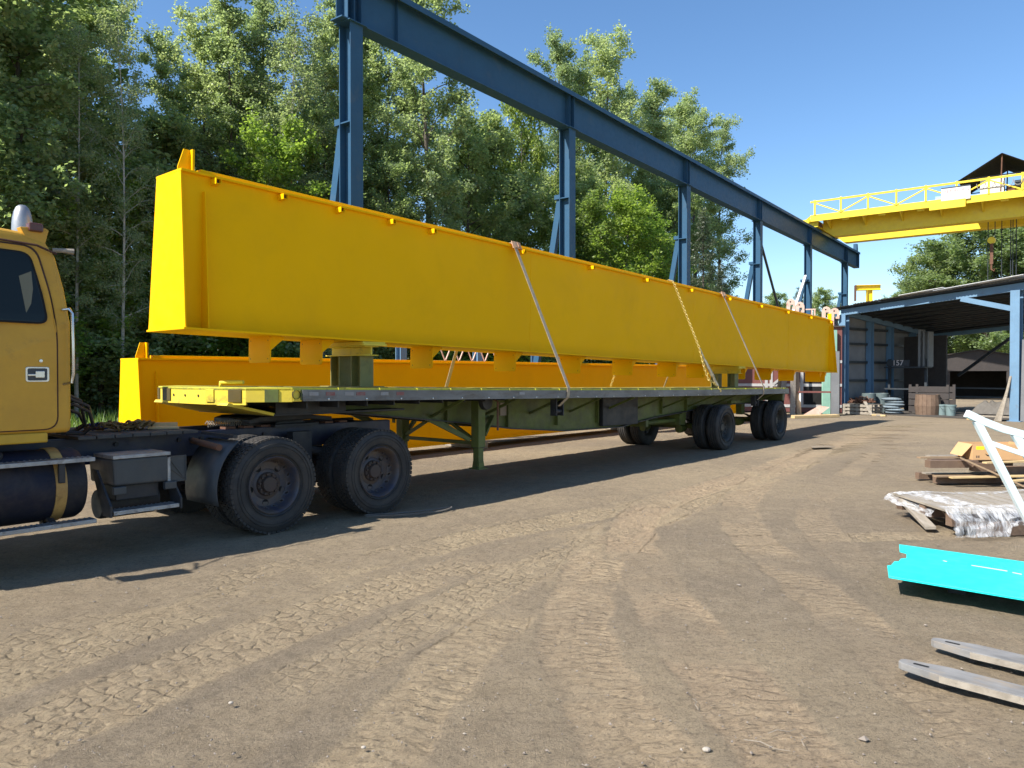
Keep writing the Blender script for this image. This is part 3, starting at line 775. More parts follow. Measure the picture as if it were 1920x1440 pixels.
def build_grass():
    rng = np.random.default_rng(8)
    tr = rad(37.13); er = np.array([math.sin(tr), math.cos(tr)]); nr = np.array([-math.cos(tr), math.sin(tr)])
    n = 26000
    m_ = rng.random(n)*62 - 8; D = 19.5 + rng.random(n)**1.3*14
    p = m_[:,None]*er + D[:,None]*nr
    h = 0.15 + 0.45*rng.random(n)*np.clip((D-18)/4, 0.3, 1); a = rng.random(n)*6.28; w = 0.02+0.02*rng.random(n)
    v = np.zeros((n,3,3), np.float32)
    v[:,0,0] = p[:,0]-np.cos(a)*w; v[:,0,1] = p[:,1]-np.sin(a)*w
    v[:,1,0] = p[:,0]+np.cos(a)*w; v[:,1,1] = p[:,1]+np.sin(a)*w
    v[:,2,0] = p[:,0]+rng.normal(size=n)*0.12; v[:,2,1] = p[:,1]+rng.normal(size=n)*0.12; v[:,2,2] = h
    me = bpy.data.meshes.new('grass')
    me.vertices.add(n*3); me.loops.add(n*3); me.polygons.add(n)
    me.vertices.foreach_set('co', v.ravel())
    me.loops.foreach_set('vertex_index', np.arange(n*3, dtype=np.int32))
    me.polygons.foreach_set('loop_start', np.arange(0, n*3, 3, dtype=np.int32))
    me.update(); me.materials.append(LEAF_G)
    o = bpy.data.objects.new('grass', me); COL.objects.link(o)
    tag(o, 'rough green grass strip between the yard and the wood', 'grass', kind='stuff')
build_grass()

# ------------------------------------------------------------------ frame of truck, trailer and girders: x runs back along the rig, y away from the viewer
TH = rad(40.1)
EX = Vector((math.sin(TH), math.cos(TH), 0)); EY = Vector((-math.cos(TH), math.sin(TH), 0))
RIG0 = Vector((-2.55, 7.767, 0)); RIGZ = math.pi/2 - TH
def rig(s, t, z=0): return RIG0 + EX*s + EY*t + Vector((0,0,z))

# ---- wheels
def make_wheel(kind, width=0.27, R=0.515):
    """axle along +y; outer face at y=0, tyre runs to y=width"""
    hw = width/2
    root = empty('wheel')
    t = MB()
    rr = 0.292
    if kind == 'drive':
        prof = [(rr,0.035),(rr+0.02,0.018),(rr+0.06,0.004),(rr+0.13,-0.006),(R-0.085,-0.004),(R-0.045,0.006),(R-0.026,0.018),(R-0.018,0.036),
                (R-0.016,hw),(R-0.018,width-0.036),(R-0.026,width-0.018),(R-0.09,width),(rr+0.05,width-0.004),(rr,width-0.035)]
    else:
        prof = [(rr,0.035),(rr+0.02,0.018),(rr+0.06,0.004),(rr+0.12,-0.004),(R-0.075,-0.002),(R-0.035,0.010),(R-0.012,0.026)]
        for g in range(4):
            y = 0.055 + g*(width-0.11)/3
            prof += [(R-0.004,y-0.010),(R-0.018,y-0.006),(R-0.018,y+0.006),(R-0.004,y+0.010)]
        prof += [(R-0.012,width-0.026),(R-0.035,width-0.010),(R-0.09,width),(rr+0.05,width-0.004),(rr,width-0.035)]
    t.lathe(prof, (0,0,0), (0,1,0), 56)
    # raised rings on the sidewall
    for r in (rr+0.035, rr+0.115, R-0.075):
        t.lathe([(r-0.004,0.004),(r,-0.010),(r+0.004,0.004)], (0,0,0), (0,1,0), 56)
    t.build('tyre', TYRE, root, smooth=True)
    if kind == 'drive':
        lug = MB(); n = 58
        rows = [(0.012,0.062),(0.070,0.112),(0.120,0.152),(0.160,0.200),(0.208,0.258)]
        for k in range(n):
            for ri, (y0, y1) in enumerate(rows):
                an = 2*math.pi*(k + (0.5 if ri % 2 else 0))/n
                da = 2*math.pi/n*0.40
                r0_, r1_ = R-0.03, R-(0.004 if 0 < ri < 4 else 0.007)
                vs = []
                for r_ in (r0_, r1_):
                    for aa, yy in ((an-da,y0),(an+da,y0),(an+da+0.01,y1),(an-da+0.01,y1)):
                        vs.append((math.cos(aa)*r_, yy, math.sin(aa)*r_))
                lug.add(vs, [(4,5,6,7),(0,1,5,4),(1,2,6,5),(2,3,7,6),(3,0,4,7)])
        lug.build('tread', TYRE, root)
    rm = MB()
    rm.lathe([(0.300,0.030),(0.305,0.016),(0.296,0.010),(0.286,0.020),(0.272,0.050),(0.262,0.10),(0.256,0.150),(0.235,0.172),(0.165,0.176),(0.150,0.165),(0.0,0.165)], (0,0,0), (0,1,0), 48)
    rm.lathe([(0.300,width-0.03),(0.27,width-0.06),(0.256,0.15)], (0,0,0), (0,1,0), 32)
    rm.build('rim', RIMB if kind == 'drive' else RIMG, root, smooth=True)
    hb = MB()
    hb.lathe([(0.128,0.166),(0.126,0.150),(0.118,0.142),(0.088,0.140),(0.084,0.112),(0.076,0.102),(0.0,0.100)], (0,0,0), (0,1,0), 24)
    for k in range(10):
        a = 2*math.pi*k/10
        hb.lathe([(0.0,0.118),(0.013,0.120),(0.016,0.126),(0.016,0.15)], (math.cos(a)*0.106,0,math.sin(a)*0.106), (0,1,0), 6)
    hb.build('hub', HUBM if kind == 'drive' else RIMG, root, smooth=True)
    for k in range(5):
        a = 2*math.pi*(k+0.3)/5
        h = MB(); h.lathe([(0.034,0.168),(0.034,0.185),(0,0.185)], (math.cos(a)*0.198,0,math.sin(a)*0.198), (0,1,0), 14)
        # hole: dark well set behind a rolled lip
        h.lathe([(0.034,0.1745),(0.0,0.1745)], (math.cos(a)*0.198,0,math.sin(a)*0.198), (0,1,0), 14)
        h.build('hand_hole', BLACK, root)
    return root

def dual_set(proto, parent, s, near_y, far_y, z):
    """outer and inner wheel on both ends of an axle"""
    first = True
    for y, flip in ((near_y, False), (near_y+0.345, False), (far_y, True), (far_y-0.345, True)):
        if proto.parent is None and not proto.get('used'):
            w = proto; proto['used'] = 1; w.parent = parent
        else:
            w = copy_tree(proto, parent)
        w.location = (s, y, z)
        w.rotation_euler = (0, random.random()*6.28, math.pi if flip else 0)
    return

# ------------------------------------------------------------------ semi tractor
truck = empty('semi_truck', RIG0, (0,0,RIGZ))
tag(truck, 'old faded yellow truck tractor with black fuel tank, coupled to the flatbed', 'truck')
drive = make_wheel('drive')
dual_set(drive, truck, 0.10, 0.0, 2.44, 0.502)
dual_set(drive, truck, 1.525, 0.0, 2.44, 0.502)
for s in (0.10, 1.525):
    m = MB(); m.tube([(s,0.3,0.5),(s,2.14,0.5)], 0.075, 12); m.sphere((s,1.22,0.5), 0.24, 16, 10, (1,0.8,1))
    m.build('drive_axle', CHASSIS, truck, smooth=True)
for y in (0.80, 1.58):
    m = MB(); m.box(-5.7,2.35, y,y+0.06, 0.80,1.055); m.box(-5.7,2.35, y-0.0,y+0.09, 1.045,1.06)
    m.build('frame_rail', CHASSISB, truck, bevel=0.006)
m = MB()
for s in (-3.2,-1.2,-0.55,0.8,2.2): m.box(s,s+0.09, 0.86,1.58, 0.84,1.03)
m.build('cross_member', CHASSIS, truck)
for s,y in ((-1.18,0.79),(-0.55,0.79),(-0.42,0.79),(-0.30,0.79),(0.45,0.79)):
    m = MB(); m.lathe([(0,-0.02),(0.022,-0.018),(0.022,0.012)], (s,y,0.98), (0,1,0), 8); m.build('frame_bolt', CHASSIS, truck)
# suspension and torque rods between the drive wheels
m = MB()
for y in (0.62,1.82):
    m.tube([(0.15,y,0.62),(0.5,y,0.74),(0.81,y,0.80),(1.12,y,0.74),(1.5,y,0.62)], 0.05, 8)
    m.box(0.68,0.94,y-0.06,y+0.06,0.62,1.0)
m.build('leaf_spring', CHASSIS, truck)
# quarter fender plates behind the cab, bracket pipes
for y0, y1 in ((0.08,0.72),(1.72,2.36)):
    pts = []
    for a in np.linspace(127, 194, 12):
        pts.append((0.10+0.62*math.cos(rad(a)), 0.50+0.62*math.sin(rad(a))))
    m = MB()
    for (a,b),(c,d) in zip(pts[:-1], pts[1:]):
        m.add([(a,y0,b),(c,y0,d),(c,y1,d),(a,y1,b)], [(0,1,2,3)])
    o = m.build('mud_flap', FENDER, truck, smooth=True)
    sm = o.modifiers.new('thick','SOLIDIFY'); sm.thickness = 0.012
m = MB(); m.tube([(-0.40,0.80,0.965),(-0.44,0.16,0.93)], 0.033, 12); m.build('fender_bracket', RUST, truck, smooth=True)
m = MB(); m.bar((-0.30,0.10,1.035),(-0.30,0.75,1.045),0.05,0.03); m.build('flap_rail', CHASSIS, truck)
# cab shell: side profile with tumblehome
def tumble(p):
    x, y, z = p
    k = max(0.0, z-2.12)/0.75
    c = 1.22
    return (x, c+(y-c)*(1-0.085*k-0.03*k*k), z)
prof = [(-1.765,1.16),(-1.765,2.12),(-1.80,2.42),(-1.855,2.70),(-1.93,2.83),(-2.10,2.895),(-2.6,2.93),(-3.25,2.90),(-3.42,2.80),(-3.62,2.45),(-3.80,2.02),(-3.84,1.16)]
m = MB()
NS = len(prof)
m.prism([(a,0.25,b) for a,b in prof], (0,1.94,0))
m.build('cab_shell', CABY, truck, xf=tumble, bevel=0.045, seg=4)
m = MB(); m.box(-3.84,-1.96,0.235,2.205,1.085,1.17); m.build('cab_sill', SILLY, truck, bevel=0.012)
# rain gutter between roof and body
m = MB(); m.tube([(-3.40,0.28,2.80),(-2.6,0.275,2.805),(-2.02,0.28,2.775),(-1.86,0.30,2.72)], 0.010, 6); m.build('rain_gutter', SEAL, truck, xf=None)
def rounded(poly, r=0.06, n=5):
    out = []
    N = len(poly)
    for i in range(N):
        p = Vector((*poly[i],0)); a = Vector((*poly[i-1],0)); b = Vector((*poly[(i+1)%N],0))
        da = (a-p).normalized(); db = (b-p).normalized()
        rr = min(r, (a-p).length*0.45, (b-p).length*0.45)
        for k in range(n+1):
            t = k/n
            q = (p+da*rr)*(1-t)**2 + p*2*t*(1-t) + (p+db*rr)*t*t
            out.append((q.x,q.y))
    return out
door_poly = rounded([(-3.45,1.20),(-1.885,1.20),(-1.885,2.00),(-1.925,2.35),(-2.02,2.765),(-3.30,2.79),(-3.60,2.12)], 0.11, 6)
seal_poly = rounded([(-3.465,1.19),(-1.873,1.19),(-1.873,2.005),(-1.912,2.355),(-2.005,2.78),(-3.31,2.802),(-3.615,2.115)], 0.115, 6)
m = MB(); m.prism([(a,0.2465,b) for a,b in seal_poly], (0,0.02,0)); m.build('door_seal', SEAL, truck, xf=tumble)
m = MB(); m.prism([(a,0.240,b) for a,b in door_poly], (0,0.02,0)); door = m.build('door', CABY, truck, xf=tumble, bevel=0.004)
win_poly = rounded([(-3.30,2.13),(-1.965,2.115),(-2.0,2.35),(-2.075,2.70),(-3.14,2.73)], 0.075, 6)
gas_poly = rounded([(-3.325,2.115),(-1.945,2.10),(-1.982,2.36),(-2.06,2.715),(-3.15,2.748)], 0.085, 6)
m = MB(); m.prism([(a,0.236,b) for a,b in gas_poly], (0,0.02,0)); m.build('window_gasket', BLACK, door, xf=tumble)
m = MB(); m.prism([(a,0.2335,b) for a,b in win_poly], (0,0.02,0)); wdw = m.build('window', GLASS, door, xf=tumble)
# pale paper sheet behind the glass corner
m = MB(); m.prism([(-2.155,0.2325,2.50),(-2.06,0.2325,2.55),(-2.055,0.2325,2.40),(-2.075,0.2325,2.27),(-2.115,0.2325,2.19)], (0,0.0015,0)); m.build('window_paper_sheet', SEAT, wdw, xf=tumble).name = 'window_sheet'
# recessed door handle
m = MB(); m.prism([(a,0.2365,b) for a,b in rounded([(-2.125,1.605),(-1.945,1.605),(-1.945,1.735),(-2.125,1.735)],0.02,4)], (0,0.01,0)); hnd = m.build('door_handle', CHROME, door, bevel=0.004)
m = MB(); m.prism([(a,0.2345,b) for a,b in rounded([(-2.11,1.618),(-1.962,1.618),(-1.962,1.722),(-2.11,1.722)],0.015,4)], (0,0.006,0)); m.build('handle_well', GREYBOX, hnd)
m = MB(); m.box(-2.055,-1.985,0.222,0.236,1.64,1.70); m.box(-2.11,-2.04,0.226,0.236,1.655,1.675); m.build('handle_paddle', CHROME, hnd, bevel=0.006)
m = MB(); m.lathe([(0,-0.006),(0.014,-0.005),(0.016,0.002)], (-2.01,0.238,1.785), (0,1,0), 12); m.build('lock', CHROME, door, smooth=True)
# grab handle on the rear corner
m = MB(); m.tube([(-1.835,0.25,2.235),(-1.80,0.19,2.24),(-1.785,0.175,2.20),(-1.780,0.17,1.95),(-1.780,0.17,1.68),(-1.79,0.18,1.60),(-1.83,0.25,1.585)], 0.013, 8); m.build('grab_handle', CHROME, truck, smooth=True)
# cab rear panel seam, roof lamp, small roof items
m = MB(); m.box(-1.76,-1.752,0.32,2.12,1.3,2.1); m.build('rear_panel', CABY, truck, bevel=0.003)
m = MB(); m.prism([(-2.08,0.36,2.845),(-1.93,0.36,2.80),(-1.90,0.36,2.93),(-1.93,0.36,2.945),(-2.12,0.36,2.93)], (0,0.10,0)); lampb = m.build('lamp_bracket', CABY, truck, bevel=0.006)
m = MB(); m.box(-2.06,-1.95,0.33,0.43,2.90,2.975); m.build('roof_lamp', LAMP, lampb, bevel=0.012)
m = MB(); m.tube([(-1.86,0.40,2.765),(-1.78,0.38,2.77),(-1.70,0.37,2.768)], [0.022,0.02,0.028], 8); m.build('rear_work_lamp', WOODG, truck, smooth=True)
m = MB(); m.tube([(-3.2,1.5,3.06),(-2.0,1.5,3.07)], 0.03, 10); m.lathe([(0.03,0),(0.05,-0.05),(0.09,-0.12)], (-3.2,1.5,3.06),(1,0,0),14); m.box(-2.4,-2.36,1.48,1.52,2.9,3.06); m.build('air_horn', CHROME, truck, smooth=True)
# exhaust stack on the far side behind the cab
m = MB(); m.lathe([(0.1,0.9),(0.1,3.22),(0.098,3.28),(0.092,3.34),(0.080,3.40),(0.060,3.45),(0.032,3.475),(0,3.482)], (-1.55,2.2,0), (0,0,1), 28); m.build('exhaust_stack', M('dull_aluminised_steel',(0.42,0.42,0.42),0.42,0.75,col2=(0.32,0.32,0.32),vs=5), truck, smooth=True)
m = MB(); m.box(-1.60,-1.53,2.095,2.101,2.95,3.20); m.build('stack_slot', CHASSIS, truck)
m = MB(); m.prism([(-1.68,2.18,3.02),(-1.60,2.18,3.02),(-1.60,2.18,3.22),(-1.66,2.18,3.18)], (0,0.03,0)); m.build('stack_clamp', CHROME, truck)
# fuel tank with straps, cap and treads
m = MB(); m.lathe([(0,-3.35),(0.24,-3.35),(0.30,-3.32),(0.315,-3.28),(0.315,-1.76),(0.312,-1.72),(0.29,-1.685),(0.22,-1.672),(0,-1.668)], (0,0.42,0.70), (1,0,0), 48); tank = m.build('fuel_tank', TANK, truck, smooth=True)
for s in (-3.05,-1.90):
    m = MB(); m.lathe([(0.316,s-0.045),(0.324,s-0.043),(0.324,s+0.043),(0.316,s+0.045)], (0,0.42,0.70), (1,0,0), 48); m.build('tank_strap', STRAPY, tank, smooth=True)
    m = MB(); m.box(s-0.03,s+0.02,0.075,0.12,0.74,0.92); m.build('step_bracket', CHASSIS, tank, bevel=0.008)
m = MB(); m.lathe([(0.075,0.0),(0.08,0.03),(0.07,0.05),(0,0.05)], (-2.36,0.30,0.975), (-0.0,-0.42,0.9), 20); m.build('tank_cap', CHASSIS, tank, smooth=True)
for z, y in ((0.945,0.055),(0.405,0.03)):
    m = MB(); m.box(-3.3,-1.65,y,y+0.13,z-0.035,z)
    for k in range(40):
        s = -3.28+k*0.041; m.add([(s,y+0.01,z),(s+0.012,y+0.01,z+0.008),(s+0.024,y+0.01,z),(s,y+0.12,z),(s+0.012,y+0.12,z+0.008),(s+0.024,y+0.12,z)], [(0,1,4,3),(1,2,5,4)])
    m.build('tread_step', ALU, tank, bevel=0.003)
m = MB()
for s in (-3.0,-1.95): m.bar((s,0.42,0.37),(s,0.1,0.375),0.05,0.02); m.bar((s,0.10,0.37),(s,0.8,0.60),0.05,0.03)
m.build('step_hanger', CHASSIS, tank)
# battery box with tread lid, side mirror-like guard, step
m = MB(); m.prism([(a,0.10,b) for a,b in [(-1.47,0.66),(-0.99,0.655),(-0.985,0.905),(-1.485,0.905)]], (0,0.55,0)); box = m.build('battery_box', GREYBOX, truck, bevel=0.02, seg=3)
m = MB(); m.box(-1.49,-0.97,0.085,0.52,0.905,0.937); m.build('box_lid', ALU, box, bevel=0.004)
m = MB(); m.box(-1.44,-1.05,0.16,0.5,0.52,0.655); m.build('box_tray', CHASSIS, box, bevel=0.01)
for s in (-1.49,-1.03):
    m = MB(); m.box(s,s+0.11,0.07,0.12,0.585,0.655); m.build('box_foot', GREYBOX, box, bevel=0.006)
m = MB(); m.box(-0.965,-0.80,0.14,0.155,0.645,0.885); guard = m.build('guard_plate', FENDER, box, bevel=0.004)
m = MB()
for p,q in (((-0.965,0.885),(-0.80,0.885)),((-0.80,0.885),(-0.80,0.645)),((-0.80,0.645),(-0.965,0.645)),((-0.965,0.645),(-0.965,0.885)),((-0.96,0.87),(-0.81,0.66)),((-0.96,0.78),(-0.81,0.66))):
    m.bar((p[0],0.135,p[1]),(q[0],0.135,q[1]),0.008,0.008)
m.build('guard_frame', GREYBOX, guard)
m = MB(); m.box(-0.985,-0.955,0.12,0.15,0.63,0.88); m.build('guard_hinge', ALU, guard, bevel=0.004)
m = MB(); m.box(-1.52,-0.93,0.0,0.15,0.415,0.452)
for k in range(14):
    s = -1.51+k*0.041; m.add([(s,0.01,0.452),(s+0.012,0.01,0.460),(s+0.024,0.01,0.452),(s,0.14,0.452),(s+0.012,0.14,0.460),(s+0.024,0.14,0.452)], [(0,1,4,3),(1,2,5,4)])
low = m.build('lower_step', ALU, truck, bevel=0.003)
for s in (-1.55,-0.92):
    m = MB(); m.prism([(s,0.0,0.40),(s,0.0,0.50),(s,0.30,0.80),(s,0.40,0.80),(s,0.16,0.40)], (0.018,0,0)); m.build('step_side', CHASSIS, low)
m = MB(); m.lathe([(0,-1.48),(0.13,-1.48),(0.14,-1.45),(0.14,-0.98),(0.13,-0.95),(0,-0.95)], (0,0.48,0.46),(1,0,0),24); m.build('air_tank', CHASSIS, truck, smooth=True)
# boards over the frame behind the cab
for k in range(7):
    m = MB(); s = -1.62+k*0.165; m.box(s,s+0.155,0.52,1.95,1.062,1.094+0.003*(k%2)); m.build('deck_board', M('dark_deck_board',(0.055,0.05,0.046),0.85,col2=(0.085,0.075,0.065),vs=6,bump=0.2), truck, bevel=0.006)
# air lines looping from cab to deck
m = MB()
for k,(a,b,c) in enumerate(((0.55,0.12,0.0),(0.68,0.22,0.05),(0.8,0.16,0.10),(0.95,0.25,-0.03))):
    m.tube([(-1.76,a,1.36+c),(-1.66,a-0.04,1.40+c),(-1.56+b*0.4,a,1.32+c),(-1.52+b*0.5,a+0.05,1.18),(-1.56+b*0.3,a+0.1,1.115),(-1.66,a+0.15,1.12)], 0.016, 8)
m.build('air_line', AIRLINE, truck, smooth=True)
# fifth wheel
m = MB(); m.prism([(0.28,0.82,1.15),(0.40,0.80,1.185),(1.10,0.80,1.185),(1.45,0.86,1.14),(1.45,1.58,1.14),(1.10,1.64,1.185),(0.40,1.64,1.185),(0.28,1.62,1.15)], (0,0,-0.055)); fw = m.build('fifth_wheel', CHASSIS, truck, bevel=0.01)
m = MB(); m.box(0.55,1.15,0.72,1.72,1.055,1.085); m.prism([(0.62,0.86,1.08),(1.08,0.86,1.08),(0.95,0.86,1.14),(0.75,0.86,1.14)],(0,0.08,0)); m.prism([(0.62,1.50,1.08),(1.08,1.50,1.08),(0.95,1.50,1.14),(0.75,1.50,1.14)],(0,0.08,0)); m.build('fifth_wheel_base', CHASSIS, fw)
for k in range(16):
    pass
m = MB(); m.tube([(-0.12+0.42*i/60, 1.02+0.035*math.cos(i*1.6), 1.115+0.035*math.sin(i*1.6)) for i in range(61)], 0.007, 5); m.build('coiled_air_hose', WOODG, truck, smooth=True)
for k in range(8):
    m = MB(); m.box(-0.02+k*0.22,0.10+k*0.22,0.80,0.92,1.062,1.085); m.build('slide_notch', RUST, truck)
# hood, fenders, bumper and steer wheels (ahead of the cab)
m = MB(); m.prism([(-3.80,0.46,1.0),(-3.80,0.46,2.02),(-5.35,0.46,1.86),(-5.52,0.46,1.75),(-5.52,0.46,0.9)], (0,1.52,0)); hood = m.build('hood', CABY, truck, bevel=0.06, seg=4)
m = MB()
for k in range(12): m.box(-5.535,-5.515,0.6+k*0.105,0.66+k*0.105,1.0,1.72)
m.build('grille', CHROME, hood)
for y0 in (0.02,1.90):
    m = MB(); m.prism([(-4.9+0.66*math.cos(rad(a)), y0, 0.52+0.66*math.sin(rad(a))) for a in range(10,181,10)], (0,0.52,0)); m.build('front_fender', CABY, truck, smooth=True, bevel=0.03)
    m = MB(); m.lathe([(0,-0.03),(0.06,-0.025),(0.085,0),(0.085,0.05)], (-5.55,y0+0.30,1.05),(1,0,0),18); m.build('headlight', CHROME, truck, smooth=True)
    m = MB(); m.box(-3.62,-3.56,y0+(-0.10 if y0<1 else 0.42),y0+(0.10 if y0<1 else 0.62),1.95,2.45); mr_ = m.build('mirror', CHROME, truck, bevel=0.02)
    m = MB(); yy = y0+(0.0 if y0<1 else 0.5); yc = 0.25 if y0<1 else 2.19
    m.tube([(-3.58,yy,2.45),(-3.58,yy,2.52),(-3.5,yc,2.55)],0.012,6); m.tube([(-3.58,yy,1.95),(-3.58,yy,1.88),(-3.5,yc,1.82)],0.012,6); m.tube([(-3.58,yy,2.5),(-3.2,yc,2.5)],0.01,6); m.build('mirror_arm', CHROME, mr_)
m = MB(); m.box(-5.85,-5.70,0.02,2.42,0.45,0.80); m.build('front_bumper', CHROME, truck, bevel=0.03)
for y, fl in ((0.04,False),(2.40,True)):
    w = copy_tree(drive, truck); w.location = (-4.9,y,0.502); w.rotation_euler = (0,0.4,math.pi if fl else 0)

# things lying on the boards behind the cab
def chain_links(path, pitch, wire, lw, mat_name, every=True):
    """links along a polyline, alternate links turned"""
    P = [Vector(p) for p in path]
    seg = [(P[i+1]-P[i]).length for i in range(len(P)-1)]
    tot = sum(seg); n = max(2, int(tot/pitch))
    m = MB()
    for k in range(n):
        d = (k+0.5)*tot/n; i = 0
        while i < len(seg)-1 and d > seg[i]: d -= seg[i]; i += 1
        dr = (P[i+1]-P[i]).normalized(); c = P[i] + dr*d
        a = dr.cross(Vector((0.2,0.3,0.9))).normalized(); b = dr.cross(a)
        ca = math.pi/4 + (math.pi/2 if k % 2 else 0)
        s = a*math.cos(ca) + b*math.sin(ca)
        hl = pitch*0.66; r = lw/2
        ring = [c+dr*hl*math.cos(t)+s*r*(1.0 if abs(math.cos(t)) < 0.9 else 0.9)*math.sin(t) for t in [2*math.pi*q/8 for q in range(8)]]
        nrm = dr.cross(s)
        vs = []; fs = []
        for q in range(8):
            o_ = (ring[q]-c).normalized()
            for aa in range(4):
                an = aa*math.pi/2+0.4
                vs.append(ring[q] + (o_*math.cos(an)+nrm*math.sin(an))*wire)
        for q in range(8):
            q2 = (q+1) % 8
            for aa in range(4):
                a2 = (aa+1) % 4
                fs.append((q*4+aa, q2*4+aa, q2*4+a2, q*4+a2))
        m.add(vs, fs)
    return m
rng_ = random.Random(3)
pts = []
for k in range(46):
    a = k*0.9; f = k/46
    pts.append(rig(-1.28+0.52*f+0.07*math.cos(a)+rng_.uniform(-.03,.03), 0.98+0.12*math.sin(a)+rng_.uniform(-.03,.03), 1.125+0.05*rng_.random()))
o = chain_links(pts, 0.075, 0.011, 0.055, '').build('chain_heap', CHAINR, smooth=True)
tag(o, 'heap of rusty yellow chain lying on the boards behind the truck cab', 'chain')
m = MB(); P_ = [rig(-1.33+0.16*rng_.random(), 0.92+0.2*rng_.random(), 1.11+0.08*rng_.random()) for k in range(22)]
m.tube(P_, 0.014, 5); o = m.build('blue_strap', BLUESTRAP, smooth=True); tag(o, 'crumpled blue strap beside the chain heap behind the cab', 'strap')
m = MB(); m.prism([rig(-0.80,0.95,1.10),rig(-0.55,0.78,1.10),rig(-0.50,0.92,1.10),rig(-0.73,1.10,1.10)], (0,0,0.018)); m.prism([rig(-0.73,1.10,1.118),rig(-0.50,0.92,1.118),rig(-0.49,0.94,1.118),rig(-0.72,1.12,1.118)],(0,0,0.04))
o = m.build('angle_bracket', WOODL); tag(o, 'pale angled plate lying on the truck frame near the fifth wheel', 'plate')

# ------------------------------------------------------------------ flatbed trailer
trailer = empty('flatbed_trailer', RIG0, (0,0,RIGZ))
tag(trailer, 'long green and yellow flatbed trailer carrying the upper yellow girder', 'trailer')
ZS = 0.0138
def tilt(p):
    s = p[0]
    return (s, p[1], p[2] - ZS*(s-0.3) - 0.020*math.sin(math.pi*min(1,max(0,(s-0.3)/14.7))))
L1 = 15.02; DZ = 1.527
nose = [(0.305,0.0),(-0.07,0.29),(-0.25,0.80),(-0.25,1.79),(-0.07,2.30),(0.305,2.59)]
# deck planks: lengthwise boards in a frame
for k in range(12):
    y0 = 0.09 + k*0.2015
    m = MB()
    for j in range(15): m.box(0.32+j*0.978, 0.32+(j+1)*0.978-0.003, y0, y0+0.195, DZ-0.05, DZ-0.006+0.003*((k+j)%3))
    m.build('deck_plank', M('worn_deck_plank',(0.42,0.38,0.06),0.8,col2=(0.28,0.25,0.08),vs=3,dirt=(0.13,0.10,0.06),ds=5,dlo=0.45,dhi=0.7,bump=0.2,bs=40), trailer, xf=tilt)
m = MB(); m.prism([(a,b,DZ-0.035) for a,b in nose], (0,0,0.035)); m.build('nose_plate', DECKY, trailer, bevel=0.006)
for y0 in (0.0, 2.53):
    m = MB()
    for j in range(15): m.box(0.305+j*0.981,0.305+(j+1)*0.981,y0,y0+0.06,DZ-0.022,DZ)
    m.build('deck_edge', DECKY, trailer, xf=tilt)
    m = MB(); yy = y0-0.022 if y0 == 0 else y0+0.06
    for j in range(15): m.box(0.42+j*0.973,0.42+(j+1)*0.973,yy,yy+0.022,DZ-0.135,DZ-0.022)
    m.build('rub_rail', RAIL, trailer, xf=tilt)
    m = MB()
    for j in range(15): m.box(0.42+j*0.973,0.42+(j+1)*0.973,yy-0.004 if y0==0 else yy+0.02,yy+0.006 if y0==0 else yy+0.026,DZ-0.145,DZ-0.112)
    m.build('rub_rail_lip', RAIL, trailer, xf=tilt)
    m = MB(); m.box(0.42,L1,y0+0.03 if y0==0 else y0-0.03,y0+0.07 if y0==0 else y0+0.03,DZ-0.145,DZ-0.022); m.build('side_channel', CHASSIS, trailer, xf=lambda p:tilt(p))
for k in range(27):
    s = 0.75+k*0.535
    m = MB(); m.lathe([(0,-0.009),(0.011,-0.007),(0.013,0.004)], (s,-0.026,DZ-0.126), (0,1,0), 7); m.build('rail_bolt', CHROME, trailer, xf=tilt)
for k, (s0, s1, mt) in enumerate(((0.50,0.62,TAPE_W),(0.72,0.84,TAPE_R),(0.98,1.10,TAPE_W),(1.14,1.27,TAPE_R),(1.5,1.62,TAPE_W),(1.75,1.87,TAPE_R),(4.1,4.22,TAPE_W))):
    m = MB(); m.box(s0,s1,-0.0255,-0.022,DZ-0.085,DZ-0.045); m.build('reflective_tape', mt, trailer, xf=tilt)
for k in range(24):
    s = 0.9+k*0.6
    m = MB(); m.box(s,s+0.10,-0.012,0.012,DZ-0.03,DZ+0.004); m.build('stake_pocket', DECKY, trailer, xf=tilt)
# nose: upright face segments with brackets
def nose_face(i, z0, z1, off, mat, name, parent, f0=0.0, f1=1.0, th=0.02):
    a = Vector((*nose[i],0)); b = Vector((*nose[i+1],0))
    p, q = a.lerp(b,f0), a.lerp(b,f1)
    d = (b-a).normalized(); nrm = Vector((-d.y, d.x, 0))
    if nrm.x > 0: nrm = -nrm
    m = MB(); m.prism([p+nrm*off+Vector((0,0,z0)), q+nrm*off+Vector((0,0,z0)), q+nrm*off+Vector((0,0,z1)), p+nrm*off+Vector((0,0,z1))], -nrm*th)
    return m.build(name, mat, parent, bevel=0.003)
for i in range(5):
    nose_face(i, DZ-0.185 if i in (1,2,3) else DZ-0.155, DZ-0.004, 0.0, NOSEY, 'nose_panel', trailer)
for i, f0, f1, mt in ((0,0.30,0.60,GREEN),(1,0.10,0.42,SHADEOLIVE),(1,0.78,0.97,NOSEY),(2,0.80,0.99,SHADEOLIVE),(3,0.55,0.99,SHADEOLIVE),(4,0.2,0.6,SHADEOLIVE)):  # olive brackets carry the shade of their sides as colour
    nb_ = nose_face(i, DZ-0.155, DZ-0.018, 0.012, mt, 'nose_bracket', trailer, f0, f1)
m = MB(); m.lathe([(0.048,-0.018),(0.048,0.0),(0,0.0)], (0.345,-0.004,DZ-0.075), (0,1,0), 20); m.build('side_hole', BLACK, trailer)
m = MB(); m.box(0.31,0.42,-0.006,0.05,DZ-0.15,DZ-0.022); m.build('corner_block', NOSEY, trailer, bevel=0.004)
